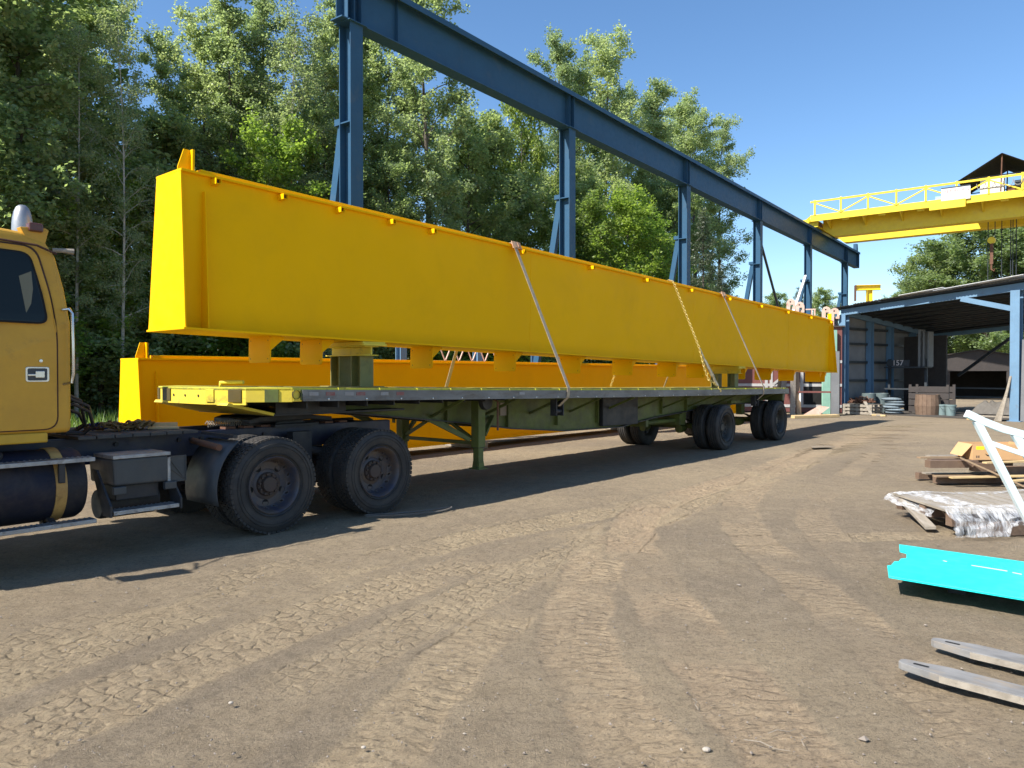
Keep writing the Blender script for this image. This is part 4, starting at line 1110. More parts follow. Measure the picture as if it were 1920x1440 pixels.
m = MB(); m.box(0.40,0.50,-0.012,0.05,DZ-0.135,DZ-0.022); m.build('corner_plate', GREEN, trailer, bevel=0.004)
for y in (0.95,1.25,1.52):
    m = MB(); m.lathe([(0.016,-0.004),(0.0,-0.004)], (-0.2515,y,DZ-0.09), (1,0,0), 10); m.build('nose_hole', BLACK, trailer)
m = MB(); m.tube([(0.06,1.05,DZ+0.0),(0.06,1.05,DZ+0.05),(0.10,0.98,DZ+0.055),(0.20,0.80,DZ+0.055)], 0.022, 8); m.build('deck_hook', NOSEY, trailer, smooth=True)
# sloping underside of the nose and upper coupler
m = MB(); m.prism([(-0.20,0.45,DZ-0.19),(0.36,0.45,1.205),(0.38,0.45,1.235),(-0.18,0.45,DZ-0.16)], (0,1.69,0)); m.build('nose_underplate', NOSEY, trailer, bevel=0.003)
m = MB(); m.box(0.362,2.3,0.45,2.14,1.20,1.225); m.build('coupler_plate', CHASSIS, trailer, bevel=0.003)
m = MB()
for k in range(9):
    s = 0.55+k*0.42
    m.box(s,s+0.015,0.10,2.49,DZ-0.235,DZ-0.06)
m.build('front_cross_member', CHASSIS, trailer)
for y in (0.45,2.12):
    m = MB(); m.box(0.39,1.35,y,y+0.02,1.2255,DZ-0.05); m.build('coupler_side', CHASSIS, trailer)
# main beams: deep web after the neck
def main_beam(y):
    zt = DZ-0.13
    up = [(1.30,zt),(14.95,zt)]
    lowp = [(1.30,1.245),(3.86,1.005),(4.85,0.89),(6.2,0.80),(8.0,0.80),(9.2,0.93),(12.3,1.13),(14.95,1.15)]
    m = MB()
    for (a,b),(c,d) in zip(lowp[:-1], lowp[1:]):
        m.prism([(a,y,b),(c,y,d),(c,y,zt),(a,y,zt)], (0,0.014,0))
    w = m.build('main_beam', GREEN, trailer, xf=tilt)
    m = MB()
    for (a,b),(c,d) in zip(lowp[:-1], lowp[1:]): m.prism([(a,y-0.07,b),(c,y-0.07,d),(c,y-0.07,d-0.018),(a,y-0.07,b-0.018)], (0,0.154,0))
    m.build('beam_flange', CHASSIS, w, xf=tilt)
    m = MB(); m.box(1.3,14.95,y-0.07,y+0.084,zt,zt+0.016); m.build('beam_flange', GREEN, w, xf=tilt)
    for s in (3.3,4.65,5.95,7.2,8.5,9.6,10.7):
        m = MB(); m.box(s,s+0.012,y-0.065,y,0.98 if s<4 else 0.9+(0.1 if s>9 else 0),zt); m.build('web_stiffener', GREEN, w, xf=tilt)
for y in (0.72, 1.86): main_beam(y)
# outriggers and diagonal braces out to the side rail
for k in range(11):
    s = 3.0+k*1.12
    m = MB(); m.box(s,s+0.06,0.05,2.54,DZ-0.15,DZ-0.055); m.build('cross_member', GREEN, trailer, xf=tilt)
    for y0, y1 in ((0.72,0.08),(1.87,2.50)):
        m = MB(); m.bar((s+0.03,y0,1.12),(s+0.03,y1,DZ-0.15),0.04,0.035); m.build('outrigger_brace', GREEN, trailer, xf=tilt)
# tool / dunnage bay plates
m = MB(); m.box(7.3,8.55,0.62,0.70,0.83,DZ-0.15); m.build('dunnage_box', CHASSIS, trailer, xf=tilt, bevel=0.01)
m = MB(); m.box(4.5,4.66,0.695,0.715,1.10,1.30); m.build('data_plate', M('grey_plate',(0.25,0.2,0.16),0.6), trailer, xf=tilt)
# landing gear
for y, nm in ((0.40,'near'),(2.05,'far')):
    leg = MB(); leg.box(3.68,3.83,y,y+0.15,0.60,1.36); lg = leg.build('landing_leg', GREEN, trailer, bevel=0.008)
    m = MB(); m.box(3.70,3.81,y+0.02,y+0.13,0.33,0.62); m.build('inner_leg', GREEN, lg, bevel=0.006)
    m = MB(); m.box(3.685,3.825,y+0.005,y+0.145,0.595,0.62); m.build('leg_collar', CHASSIS, lg)
    m = MB(); m.box(3.66,3.85,y-0.03,y+0.18,0.285,0.302); m.prism([(3.69,y+0.01,0.30),(3.82,y+0.01,0.30),(3.80,y+0.01,0.40),(3.71,y+0.01,0.40)],(0,0.02,0)); m.prism([(3.69,y+0.12,0.30),(3.82,y+0.12,0.30),(3.80,y+0.12,0.40),(3.71,y+0.12,0.40)],(0,0.02,0)); m.build('foot', GREEN, lg)
    m = MB(); m.lathe([(0,-0.06),(0.11,-0.05),(0.12,0.0),(0.12,0.14)], (3.80,y-0.02,1.27),(0,1,0),18); m.build('gear_box', CHASSIS, lg, smooth=True)
    m = MB(); m.bar((3.86,y+0.05,0.78),(4.30,y+0.28,1.02),0.06,0.05); m.bar((3.60,y+0.1,0.72),(3.05,y+0.35,1.08),0.05,0.05); m.bar((3.60,y+0.12,0.72),(2.85,y+0.35,1.10),0.05,0.05); m.build('leg_brace', GREEN, lg)
m = MB(); m.bar((3.75,0.55,0.66),(3.75,2.05,0.66),0.05,0.05); m.bar((3.75,0.55,0.70),(3.75,1.25,1.05),0.045,0.045); m.bar((3.75,2.05,0.70),(3.75,1.35,1.05),0.045,0.045); m.build('cross_brace', GREEN, trailer)
m = MB(); m.tube([(3.9,0.28,1.30),(3.92,0.24,1.27),(3.92,0.24,0.85)], 0.016, 8); m.build('crank_handle', RUST, trailer)
# strap winches under the rail
for s in (5.25,13.2):
    m = MB(); m.box(s-0.11,s-0.09,0.08,0.20,1.10,1.36); m.box(s+0.07,s+0.09,0.08,0.20,1.10,1.36); m.tube([(s-0.12,0.14,1.17),(s+0.13,0.14,1.17)], 0.035, 12); m.build('winch', CHASSIS, trailer, xf=tilt)
# running gear: hangers, springs, axles, wheels
tw = make_wheel('trailer', 0.275, 0.505)
AX = (11.35, 14.55)
for s in AX:
    dual_set(tw, trailer, s, 0.02, 2.57, 0.498)
    m = MB(); m.tube([(s,0.3,0.5),(s,2.29,0.5)], 0.065, 12); m.build('axle', GREEN, trailer, smooth=True)
    for y in (0.80,1.72):
        for dx in (-0.62,0.60):
            m = MB(); m.prism([(s+dx-0.11,y-0.06,1.22),(s+dx+0.11,y-0.06,1.22),(s+dx+0.09,y-0.06,0.66),(s+dx-0.09,y-0.06,0.66)], (0,0.16,0)); m.build('spring_hanger', GREEN, trailer, bevel=0.01)
        m = MB()
        for q in range(4): m.bar((s-0.58+0.1*q,y+0.02,0.70-0.014*q),(s,y+0.02,0.60-0.014*q),0.075,0.012); m.bar((s,y+0.02,0.60-0.014*q),(s+0.58-0.1*q,y+0.02,0.70-0.014*q),0.075,0.012)
        m.build('leaf_spring', CHASSIS, trailer)
        m = MB(); m.lathe([(0,-0.15),(0.09,-0.14),(0.1,0),(0.09,0.1),(0,0.11)], (s-0.32,y+0.16,0.46),(1,0,0.1),14); m.build('brake_chamber', GREEN, trailer, smooth=True)
m = MB(); m.tube([(9.0,0.9,0.66),(10.7,0.9,0.66)], 0.05, 8); m.tube([(9.0,1.75,0.66),(10.7,1.75,0.66)],0.05,8); m.box(10.55,10.82,0.75,1.85,0.56,0.80); m.box(9.0,9.1,0.7,1.9,0.6,0.75); m.build('radius_rod', GREEN, trailer, bevel=0.01)
m = MB(); m.lathe([(0,9.6),(0.13,9.61),(0.14,9.64),(0.14,10.3),(0.13,10.33),(0,10.34)], (0,1.30,0.72),(1,0,0),20); m.build('air_tank', GREEN, trailer, smooth=True)
m = MB(); m.box(14.93,15.03,0.0,2.59,DZ-0.16,DZ-0.0); m.box(14.90,15.0,0.1,2.49,1.20,DZ-0.16); m.build('rear_header', GREEN, trailer, xf=tilt, bevel=0.006)
m = MB(); m.box(12.55,13.1,0.45,0.55,0.98,1.05); m.build('equaliser', GREEN, trailer)
for y in (0.12,2.1):
    m = MB(); m.box(15.04,15.06,y,y+0.42,0.42,1.12); m.build('mud_flap', CHASSIS, trailer)

# ------------------------------------------------------------------ girders
def girder(name, label, loc, yaw, pitch, tabs):
    L = 22.36; D = 1.749; TW = 0.285; BW = 0.445; WEBY = 0.245
    g = empty(name, loc, (0, pitch, yaw)); tag(g, label, 'girder', 'yellow box girders')
    m = MB(); m.box(0.02,L-0.02,-WEBY,-WEBY+0.010,0.024,D-0.028); m.build('web_plate', GIRDER, g)
    m = MB(); m.box(0.02,L-0.02,WEBY-0.010,WEBY,0.024,D-0.028); m.build('web_plate', GIRDER, g)
    m = MB(); m.box(0.0,L,-TW-0.012,TW+0.012,D-0.028,D); m.build('top_flange', GIRDER, g, bevel=0.004)
    m = MB(); m.box(-0.018,L+0.018,-BW,BW,0,0.024); m.build('bottom_flange', GIRDER, g, bevel=0.003)
    for x, sgn in ((0.0,1),(L,-1)):
        m = MB(); m.prism([(x,-BW+0.008,0.024),(x,BW-0.008,0.024),(x,TW,D-0.029),(x,-TW,D-0.029)], (0.018*sgn,0,0)); m.build('end_plate', GIRDER, g, bevel=0.002)
        for s2 in (-1,1):
            xx = x+0.27*sgn
            m = MB(); m.prism([(xx,s2*WEBY,0.026),(xx,s2*(BW-0.03),0.026),(xx,s2*(WEBY+0.055),D-0.20),(xx,s2*WEBY,D-0.20)], (0.012,0,0)); m.build('end_stiffener', GIRDER, g)
        # end stop: gusset with upright plate
        m = MB(); m.prism([(x,-0.22,D),(x+0.135*sgn,-0.22,D),(x+0.135*sgn,-0.22,D+0.235),(x+0.065*sgn,-0.22,D+0.235),(x+0.0*sgn,-0.22,D+0.03)], (0,0.014,0)); st = m.build('end_stop', GIRDER, g)
        m = MB(); x0, x1 = sorted((x+0.135*sgn, x+0.16*sgn)); m.box(x0,x1,-0.275,-0.155,D+0.001,D+0.235); m.build('stop_plate', GIRDER, st)
    m = MB(); m.box(0.24,L-0.24,-0.25,-0.15,D,D+0.045); m.build('crane_rail', GIRDER, g, bevel=0.006)
    # vertical butt welds, barely proud
    for x in (6.1,12.2,18.3):
        m = MB(); m.box(x,x+0.012,-WEBY-0.003,-WEBY+0.002,0.03,D-0.04); m.build('weld_seam', GIRDER, g)
    if tabs:
        for s in (-0.06,0.79,1.63,2.50,3.28,5.35,7.40,9.44,11.47,13.55,15.60,17.60,19.59,21.55):
            x = s+0.45
            m = MB(); w = 0.065; zc = D-0.075
            for a,b,c,d in ((-w/2,w/2,-w/2,-w/2+0.008),(-w/2,w/2,w/2-0.008,w/2),(-w/2,-w/2+0.008,-w/2+0.008,w/2-0.008),(w/2-0.008,w/2,-w/2+0.008,w/2-0.008)):
                m.box(x+a,x+b,-0.375,-WEBY,zc+c,zc+d)
            st = m.build('tube_stub', GIRDER, g)
            m = MB(); m.box(x-w/2+0.009,x+w/2-0.009,-0.33,-0.32,zc-w/2+0.009,zc+w/2-0.009); m.build('stub_inside', CHASSIS, st)
        for s in (0.69,1.43,3.37,5.28,7.16,9.02,10.91,12.35,14.75,16.55,18.37,20.77,21.25):
            x = s+0.45
            pl = rounded([(-0.24,0.0),(-0.24,-0.32),(0.24,-0.32),(0.24,0.0)], 0.045, 4)
            m = MB(); m.prism([(x,a,b) for a,b in pl], (0.012,0,0)); tb = m.build('hanger_plate', GIRDER, g)
            m = MB(); m.prism([(x+0.012,-0.235,0),(x+0.20,-0.235,0),(x+0.18,-0.235,-0.03),(x+0.012,-0.235,-0.17)], (0,0.012,0)); m.build('gusset', GIRDER, tb)
            for a in (-0.19,0.19):
                for b in (-0.05,-0.27):
                    m = MB(); m.lathe([(0.0,0.0),(0.008,0.0)], (x-0.0015,a,b), (1,0,0), 8); m.build('bolt_hole', SHADEOLIVE, tb)
    return g
upper = girder('box_girder', 'upper yellow box girder strapped on the trailer, with hanging plates along its underside', rig(-0.45,1.275,2.152), RIGZ, 0.0191, True)
yaw2 = math.pi/2 - rad(39.0)
lower = girder('box_girder', 'lower yellow box girder on the ground behind the trailer', rig(0.60,4.72,0.165), yaw2, -0.0015, False)
for k, d in enumerate((0.9, 7.5, 14.5, 21.3)):
    c = rig(0.60,4.72,0) + Vector((math.cos(yaw2),math.sin(yaw2),0))*d
    m = MB(); m.bar((-0.6,0,0.082),(0.6,0,0.082),0.16,0.16)
    o = m.build('timber_block', WOODG, bevel=0.008); o.location = c; o.rotation_euler = (0,0,yaw2+math.pi/2)
    tag(o, ('first','second','third','last')[k]+' squared timber under the lower yellow girder, counted from its sunlit end', 'timber', 'timbers under the lower girder')

# support stands on the deck
def stand(s, t0, t1, zdeck, ztop, label):
    g = empty('support_stand', rig(s,0,0), (0,0,RIGZ)); tag(g, label, 'stand', 'stands between deck and upper girder')
    hb = 0.13
    for t in (t0,t1):
        m = MB(); z0, z1 = zdeck+0.012, ztop-hb-0.055
        m.box(-0.11,0.11,t-0.10,t-0.085,z0,z1); m.box(-0.11,0.11,t+0.085,t+0.10,z0,z1); m.box(-0.008,0.008,t-0.085,t+0.085,z0,z1)
        m.build('post', SHADEOLIVE if False else DECKG, g)
    m = MB(); z1 = ztop-0.055
    m.box(-0.12,0.12,t0-0.2,t1+0.2,z1-0.014,z1); m.box(-0.12,0.12,t0-0.2,t1+0.2,z1-hb,z1-hb+0.014); m.box(-0.012,0.012,t0-0.2,t1+0.2,z1-hb+0.014,z1-0.014)
    m.build('cross_beam', NOSEY, g, bevel=0.003)
    m = MB(); m.box(-0.2,0.2,t0-0.22,t1+0.22,zdeck+0.001,zdeck+0.012); m.build('base_plate', DECKG, g)
    m = MB()
    for k in range(2): m.prism([(-0.17,t0-0.25+0.02*k,z1+0.001+0.026*k),(0.20,t0-0.27+0.03*k,z1+0.001+0.026*k),(0.20,t1+0.22,z1+0.001+0.026*k),(-0.17,t1+0.25,z1+0.001+0.026*k)], (0,0,0.025))
    m.build('packing_board', NOSEY, g)
DECKG = M('stand_olive_green', (0.16,0.165,0.05), 0.6, col2=(0.22,0.19,0.05), vs=4, dirt=(0.08,0.06,0.03), ds=7, dlo=0.55, dhi=0.75)
stand(2.08, 1.05, 1.50, 1.500, 2.152-0.0191*2.53, 'olive and yellow support stand near the front of the trailer deck')
stand(14.0, 1.05, 1.50, 1.335, 2.152-0.0191*14.45, 'yellow support stand over the rear trailer wheels')

# tie-downs over the upper girder
def strap(s, ztop, zdk, label, w=0.075):
    def L_(t, z, ds=0.0): return rig(s+ds, t, z)
    pts = [L_(0.10,zdk-0.28,0.0), L_(-0.03,zdk-0.14,0.06), L_(-0.032,zdk+0.004,0.08), L_(0.955,ztop+0.006,-0.07), L_(1.02,ztop+0.052,-0.07), L_(1.60,ztop+0.035,-0.07), L_(2.60,zdk,-0.02), L_(2.61,zdk-0.15,-0.02)]
    g = empty('tie_down_strap', rig(s,0,0)); tag(g, label, 'strap', 'tie-downs over the upper girder')
    o = ribbon(pts, w, 0.006, EX).build('webbing', WEB)
    o.parent = g; o.matrix_parent_inverse = g.matrix_world.inverted(); o.location = -g.location
    m = MB()
    c = L_(0.96,ztop+0.02,-0.07)
    for k in range(3):
        a = c + EX*(-0.08+0.07*k) ; m.prism([a+Vector((0,0,0.05)), a+EX*0.08+Vector((0,0,0.045)), a+EX*0.085-EY*0.05-Vector((0,0,0.05+0.02*k)), a-EY*0.045-Vector((0,0,0.07-0.02*k))], EY*0.012)
    o = m.build('corner_protector', WEBO); o.parent = g; o.location = -g.location
ztopg = lambda s: 2.152+1.749-0.0191*(s+0.45)
bpy.context.view_layer.update()
def fix(o): pass
strap(5.235, ztopg(5.235), 1.447, 'grey webbing strap over the middle of the upper girder, the left one')
strap(13.25, ztopg(13.25), 1.338, 'grey webbing strap over the rear of the upper girder, right of the chain', 0.07)
s_c = 10.63; zc_ = ztopg(s_c); g = empty('load_chain', rig(s_c,0,0)); tag(g, 'yellow load chain over the upper girder with a lever binder near the deck', 'chain', 'tie-downs over the upper girder')
m = chain_links([rig(s_c,0.34,2.25), rig(s_c-0.02,0.945,zc_+0.01), rig(s_c-0.02,1.02,zc_+0.06), rig(s_c-0.02,1.60,zc_+0.03), rig(s_c,2.58,1.40)], 0.052, 0.008, 0.042, '')
o = m.build('chain_links', CHAINY, smooth=True); o.parent = g; o.location = -g.location; o['kind'] = 'stuff'
m = chain_links([rig(s_c,0.34,2.25), rig(s_c-0.03,0.20,1.80), rig(s_c+0.0,0.12,1.56), rig(s_c+0.25,0.03,1.42), rig(s_c+0.27,-0.03,1.30)], 0.052, 0.008, 0.042, '')
o = m.build('chain_tail', CHAINY, smooth=True); o.parent = g; o.location = -g.location; o['kind'] = 'stuff'
m = MB(); m.tube([rig(s_c+0.01,0.33,2.24), rig(s_c+0.06,0.24,1.98)], 0.018, 8); m.tube([rig(s_c+0.06,0.24,1.98), rig(s_c+0.18,0.10,1.62)], [0.030,0.040], 8); m.tube([rig(s_c+0.18,0.10,1.62), rig(s_c+0.26,0.02,1.42)], 0.022, 8); m.tube([rig(s_c+0.16,0.10,1.66), rig(s_c+0.24,0.06,1.44)], 0.03, 8)
o = m.build('lever_binder', BINDER, smooth=True); o.parent = g; o.location = -g.location

# ------------------------------------------------------------------ crane runway: x along the runway, y away from the viewer
TR = rad(37.13); RWZ = math.pi/2 - TR
RW0 = Vector((-3.60, 16.79, 0)); BAY = 8.89; ZB = 9.47; GD = 1.13
rw = empty('crane_runway', RW0, (0,0,RWZ)); tag(rw, 'tall dark blue steel crane runway on six columns in front of the wood', 'runway')
X0, X1 = -0.42, 47.95
m = MB(); m.box(X0,X1,-0.010,0.010,ZB+0.028,ZB+GD-0.028); rb = m.build('runway_beam', BLUE, rw)
m = MB(); m.box(X0-0.0,X1,-0.19,0.19,ZB,ZB+0.028); m.build('bottom_flange', BLUE, rb)
m = MB(); m.box(X0,X1,-0.21,0.21,ZB+GD-0.028,ZB+GD); m.build('top_flange', BLUE, rb)
m = MB(); m.box(X0,X1,-0.25,-0.235,ZB+GD-0.14,ZB+GD-0.0); m.box(X0,X1,0.235,0.25,ZB+GD-0.14,ZB+GD); m.box(X0,X1,-0.235,0.235,ZB+GD+0.001,ZB+GD+0.013); m.build('cap_channel', BLUE, rb)
m = MB(); m.box(X0,X1-0.1,-0.035,0.035,ZB+GD+0.013,ZB+GD+0.11); m.build('crane_rail', RUST, rb)
for c in range(6):
    x = c*BAY
    for dx in (-0.12,0.12) if c else (-0.24,-0.05,0.16):
        m = MB(); m.box(x+dx-0.008,x+dx+0.008,-0.18,0.18,ZB+0.03,ZB+GD-0.03); m.build('web_stiffener', BLUE, rb)
    if c in (0,):
        m = MB(); m.box(x+1.35,x+1.362,-0.10,0.10,ZB+0.03,ZB+GD-0.03); m.build('web_stiffener', BLUE, rb)
    m = MB(); m.box(x-0.18,x+0.18,-0.19,-0.168,0.02,ZB-0.02); col = m.build('column', BLUE, rw)
    m = MB(); m.box(x-0.18,x+0.18,0.168,0.19,0.02,ZB-0.02); m.build('column_flange', BLUE, col)
    m = MB(); m.box(x-0.008,x+0.008,-0.168,0.168,0.02,ZB-0.02); m.build('column_web', BLUE, col)
    m = MB(); m.box(x-0.26,x+0.26,-0.26,0.26,ZB-0.02,ZB-0.001); m.build('cap_plate', BLUE, col)
    m = MB(); m.box(x-0.3,x+0.3,-0.3,0.3,0.0,0.03); m.build('base_plate', BLUE, col)
    zb = 7.35
    m = MB(); m.bar((x,0.24,zb),(x,1.55,0.05),0.20,0.16,(1,0,0)); br = m.build('raking_brace', BLUE, col)
    m = MB(); m.box(x-0.13,x+0.13,0.19,0.42,zb-0.08,zb+0.06); m.build('brace_bracket', BLUE, br)
    m = MB(); m.box(x-0.17,x+0.17,-0.167,0.167,zb-0.09,zb-0.06); m.build('column_diaphragm', BLUE, col)
m = MB(); m.bar((3*BAY+0.2,0.0,8.7),(4*BAY-1.0,0.0,0.3),0.10,0.10); m.build('sway_brace', DARKSTEEL, rw)
m = MB(); m.bar((4*BAY-0.2,0.08,7.6),(3*BAY+1.2,0.08,0.3),0.12,0.12); m.build('sway_brace', WHITE, rw)
m = MB(); m.prism([(X1-0.55,-0.12,ZB+GD+0.013),(X1-0.08,-0.12,ZB+GD+0.013),(X1-0.20,-0.12,ZB+GD+0.60),(X1-0.52,-0.12,ZB+GD+0.60)],(0,0.24,0)); m.build('end_stop', BLUE, rw, bevel=0.01)
m = MB(); m.box(X1-0.03,X1,-0.19,0.19,ZB+0.03,ZB+GD-0.03); m.build('end_plate', BLUE, rw)

# ------------------------------------------------------------------ overhead crane: x along the span, y away from the viewer
CR0 = Vector((19.3, 47.1, 0))
cr = empty('overhead_crane', CR0, (0,0,RWZ-math.pi/2)); tag(cr, 'yellow overhead travelling crane with walkway railing, hoist canopy and hanging ropes', 'crane')
SP = 24.0
for y0, nm in ((-0.35,'near'),(2.3,'far')):
    m = MB(); m.prism([(0.95,y0,10.20),(SP,y0,10.20),(SP,y0,11.22),(0.35,y0,11.22),(0.35,y0,10.72)], (0,0.70,0)); gd = m.build('bridge_girder', CRANEY, cr, bevel=0.01)
    m = MB(); m.box(0.35,SP,y0-0.05,y0+0.75,11.22,11.25); m.build('girder_flange', CRANEY, gd)
    m = MB(); m.box(0.4,SP,y0+0.3,y0+0.37,11.25,11.36); m.build('trolley_rail', RUST, gd)
m = MB(); m.box(-0.28,0.28,-1.25,3.9,10.72,11.12); et = m.build('end_truck', CRANEY, cr, bevel=0.02)
for y in (-0.8,3.45):
    m = MB(); m.lathe([(0,-0.07),(0.20,-0.07),(0.20,0.07),(0,0.07)], (0,y,10.88),(1,0,0),20); m.build('truck_wheel', RUST, et, smooth=True)
    m = MB(); m.box(-0.33,0.33,y-0.30,y+0.30,10.78,11.02); m.build('wheel_cover', RUST, et)
# walkway with fascia channel on brackets
WZ = 11.40
m = MB(); m.box(-0.1,SP,-1.46,-0.42,WZ-0.06,WZ-0.02); wk = m.build('walkway', CRANEY, cr)
m = MB(); m.box(-0.1,SP,-1.50,-1.46,WZ-0.36,WZ+0.03); m.box(-0.1,SP,-1.46,-1.38,WZ-0.36,WZ-0.34); m.build('walkway_fascia', CRANEY, wk)
m = MB(); m.prism([(-0.1,-1.5,WZ),(-0.14,-1.5,WZ-0.36),(-0.7,-0.5,WZ-0.5),(-0.7,-0.5,WZ-0.05)],(0,0,-0.02)); m.box(-0.75,-0.10,-1.2,-0.3,10.74,11.25); m.build('end_platform', CRANEY, wk)
m = MB(); m.box(6.35,8.1,-1.62,-1.44,WZ-0.55,WZ-0.10); m.build('cable_box', CRANEY, wk, bevel=0.01)
for k in range(11):
    x = 0.8+k*2.0
    m = MB(); m.prism([(x,-1.45,WZ-0.36),(x,-1.45,WZ-0.28),(x,-0.36,WZ-0.10),(x,-0.36,WZ-0.75)], (0.05,0,0)); m.build('walkway_bracket', CRANEY, wk)
    m = MB(); m.box(x+0.9,x+1.25,-1.36,-1.16,WZ-0.44,WZ-0.36); m.build('conduit_clip', CRANEY, wk)
RTOP = 12.22; PS = 1.5
m = MB(); m.box(-0.1,SP,-1.53,-1.45,RTOP-0.05,RTOP+0.06); rl = m.build('hand_rail', CRANEY, cr)
for k in range(16):
    x = 0.16+k*PS
    m = MB(); m.box(x-0.05,x+0.05,-1.54,-1.44,WZ,RTOP+0.10); m.build('rail_post', CRANEY, rl)
    if k < 15:
        a, b = (RTOP-0.1, WZ+0.05) if k % 2 == 0 else (WZ+0.05, RTOP-0.1)
        m = MB(); m.bar((x+0.05,-1.49,a),(x+PS-0.05,-1.49,b),0.07,0.07); m.build('rail_diagonal', CRANEY, rl)
m = MB(); m.box(-0.1,SP,-0.48,-0.42,WZ+0.05,WZ+0.10); m.box(0.4,SP,2.2,2.28,WZ+0.5,WZ+0.56); m.build('conductor_bar', RUST, cr)
# white maker's sign
m = MB(); m.box(6.93,8.32,-1.60,-1.56,11.27,11.96); sg = m.build('sign_board', SIGNW, cr, bevel=0.004)
def letters(txt, size, loc, mat, parent, name, rot=(math.pi/2,0,0), spc=1.0):
    c = bpy.data.curves.new(name, 'FONT'); c.body = txt; c.size = size; c.align_x = 'CENTER'; c.align_y = 'CENTER'; c.extrude = 0.002; c.offset = size*0.012
    c.space_character = spc
    tmp = bpy.data.objects.new(name, c); COL.objects.link(tmp)
    bpy.context.view_layer.update()
    me = bpy.data.meshes.new_from_object(tmp.evaluated_get(bpy.context.evaluated_depsgraph_get()))
    bpy.data.objects.remove(tmp)
    o = bpy.data.objects.new(name, me); COL.objects.link(o); me.materials.clear(); me.materials.append(mat); o.parent = parent; o.location = loc; o.rotation_euler = rot
    return o
letters('HEPBURN', 0.27, (7.625,-1.604,11.80), SIGNR, sg, 'sign_lettering', spc=1.16)
m = MB()
for z, a, b in ((11.60,7.0,7.35),(11.60,7.42,7.60),(11.60,7.70,8.22),(11.47,7.05,7.3),(11.47,7.36,7.75),(11.47,7.82,8.15),(11.35,7.0,7.42),(11.35,7.5,7.66),(11.35,7.78,8.2)): m.box(a,b,-1.602,-1.6,z-0.028,z+0.028)
m.build('sign_small_print', SIGNG, sg)
m = MB(); m.box(6.93,8.32,-1.61,-1.555,11.96,12.02); m.build('sign_cap', DARKSTEEL, sg)
m = MB(); m.box(6.62,6.90,-1.44,-1.1,11.40,11.62); m.build('control_box', BUCKET, cr)
# trolley with gabled canopy
tx = 9.7
m = MB(); m.box(tx-1.5,tx+1.7,-0.2,2.9,11.37,11.62); tro = m.build('trolley', CRANEY, cr, bevel=0.01)
for s2 in (-1,1):
    m = MB(); m.prism([(tx,-0.9,13.66),(tx+s2*2.05,-0.9,12.46),(tx+s2*2.05,3.4,12.46),(tx,3.4,13.66)], (0,0,-0.04)); m.build('canopy_slope', CANOPY, tro)
for y in (-0.75,3.2):
    m = MB(); m.tube([(tx-0.05,y,11.6),(tx,y,13.6)],0.035,6); m.build('canopy_post', RUST, tro)
    m = MB(); m.bar((tx-1.9,y,12.50),(tx+1.9,y,12.50),0.05,0.05); m.build('canopy_tie', CANOPY, tro)
m = MB(); m.box(tx-1.05,tx+0.05,-0.25,0.7,11.62,12.55); m.box(tx-0.50,tx-0.47,-0.26,-0.25,11.62,12.55); m.build('hoist_cabinet', SIGNW, tro, bevel=0.02)
m = MB(); m.lathe([(0,0),(0.32,0),(0.32,1.6),(0,1.6)], (tx+0.1,1.2,11.95),(1,0,0),20); m.lathe([(0,0),(0.25,0),(0.25,0.7),(0.18,0.78),(0,0.78)], (tx+0.55,-0.1,12.0),(1,0,0),18); m.build('hoist_drum', DARKSTEEL, tro, smooth=True)
m = MB(); m.box(tx+0.2,tx+1.6,-0.15,0.25,11.62,11.95); m.build('hoist_motor', RUST, tro, bevel=0.03)
for k in range(9):
    x = tx-0.9+k*0.42
    m = MB(); m.tube([(x+0.19*math.cos(a)+0.0,-1.58,11.95+0.27*math.sin(a)) for a in np.linspace(math.pi*0.05,-math.pi*1.05,12)], 0.018, 5, cap=False); m.build('festoon_loop', WOODG, tro)
for x, y, zl in ((tx-0.75,0.9,5.0),(tx-0.42,0.9,9.2),(tx-0.12,1.2,4.0),(tx+0.30,1.3,4.0),(tx+0.40,1.3,4.0),(tx+0.55,1.5,4.0)):
    m = MB(); m.tube([(x,y,zl),(x,y,11.4)], 0.024, 5); m.build('hoist_rope', DARKSTEEL, tro)
m = MB(); m.lathe([(0,-0.08),(0.19,-0.08),(0.19,0.08),(0,0.08)], (tx-0.58,0.9,9.25),(0.2,1,0),20); hk = m.build('hook_block', CRANEY, tro, smooth=True)
m = MB(); m.box(tx-0.66,tx-0.50,0.84,0.96,7.9,9.1); m.tube([(tx-0.58,0.9,7.9),(tx-0.58,0.9,7.6),(tx-0.45,0.9,7.5),(tx-0.42,0.9,7.65)],0.05,8); m.build('hook', RUST, hk)

# ------------------------------------------------------------------ open shed: x along the front, y to the back
SH0 = Vector((14.23, 32.03, 0)); SHZ = math.atan2(-0.8268, 0.5625)
shed = empty('open_shed', SH0, (0,0,SHZ)); tag(shed, 'open-fronted steel shed with light blue posts and corrugated grey walls', 'shed')
def sw(x, y, z=0):
    return SH0 + Vector((0.5625,-0.8268,0))*x + Vector((0.8268,0.5625,0))*y + Vector((0,0,z))
def roofz(x, y): return 4.52 + 0.066*x - 0.105*y
def hpost(x, y, z1, name='post', mat=SHEDBLUE, w=0.20):
    m = MB(); h = w/2
    m.box(x-h,x+h,y-h,y-h+0.012,0.0,z1); m.box(x-h,x+h,y+h-0.012,y+h,0.0,z1); m.box(x-0.006,x+0.006,y-h+0.012,y+h-0.012,0.0,z1)
    p = m.build(name, mat, shed)
    m = MB(); m.box(x-h-0.08,x+h+0.08,y-h-0.08,y+h+0.08,-0.01,0.02); m.build('base_plate', mat, p)
    return p
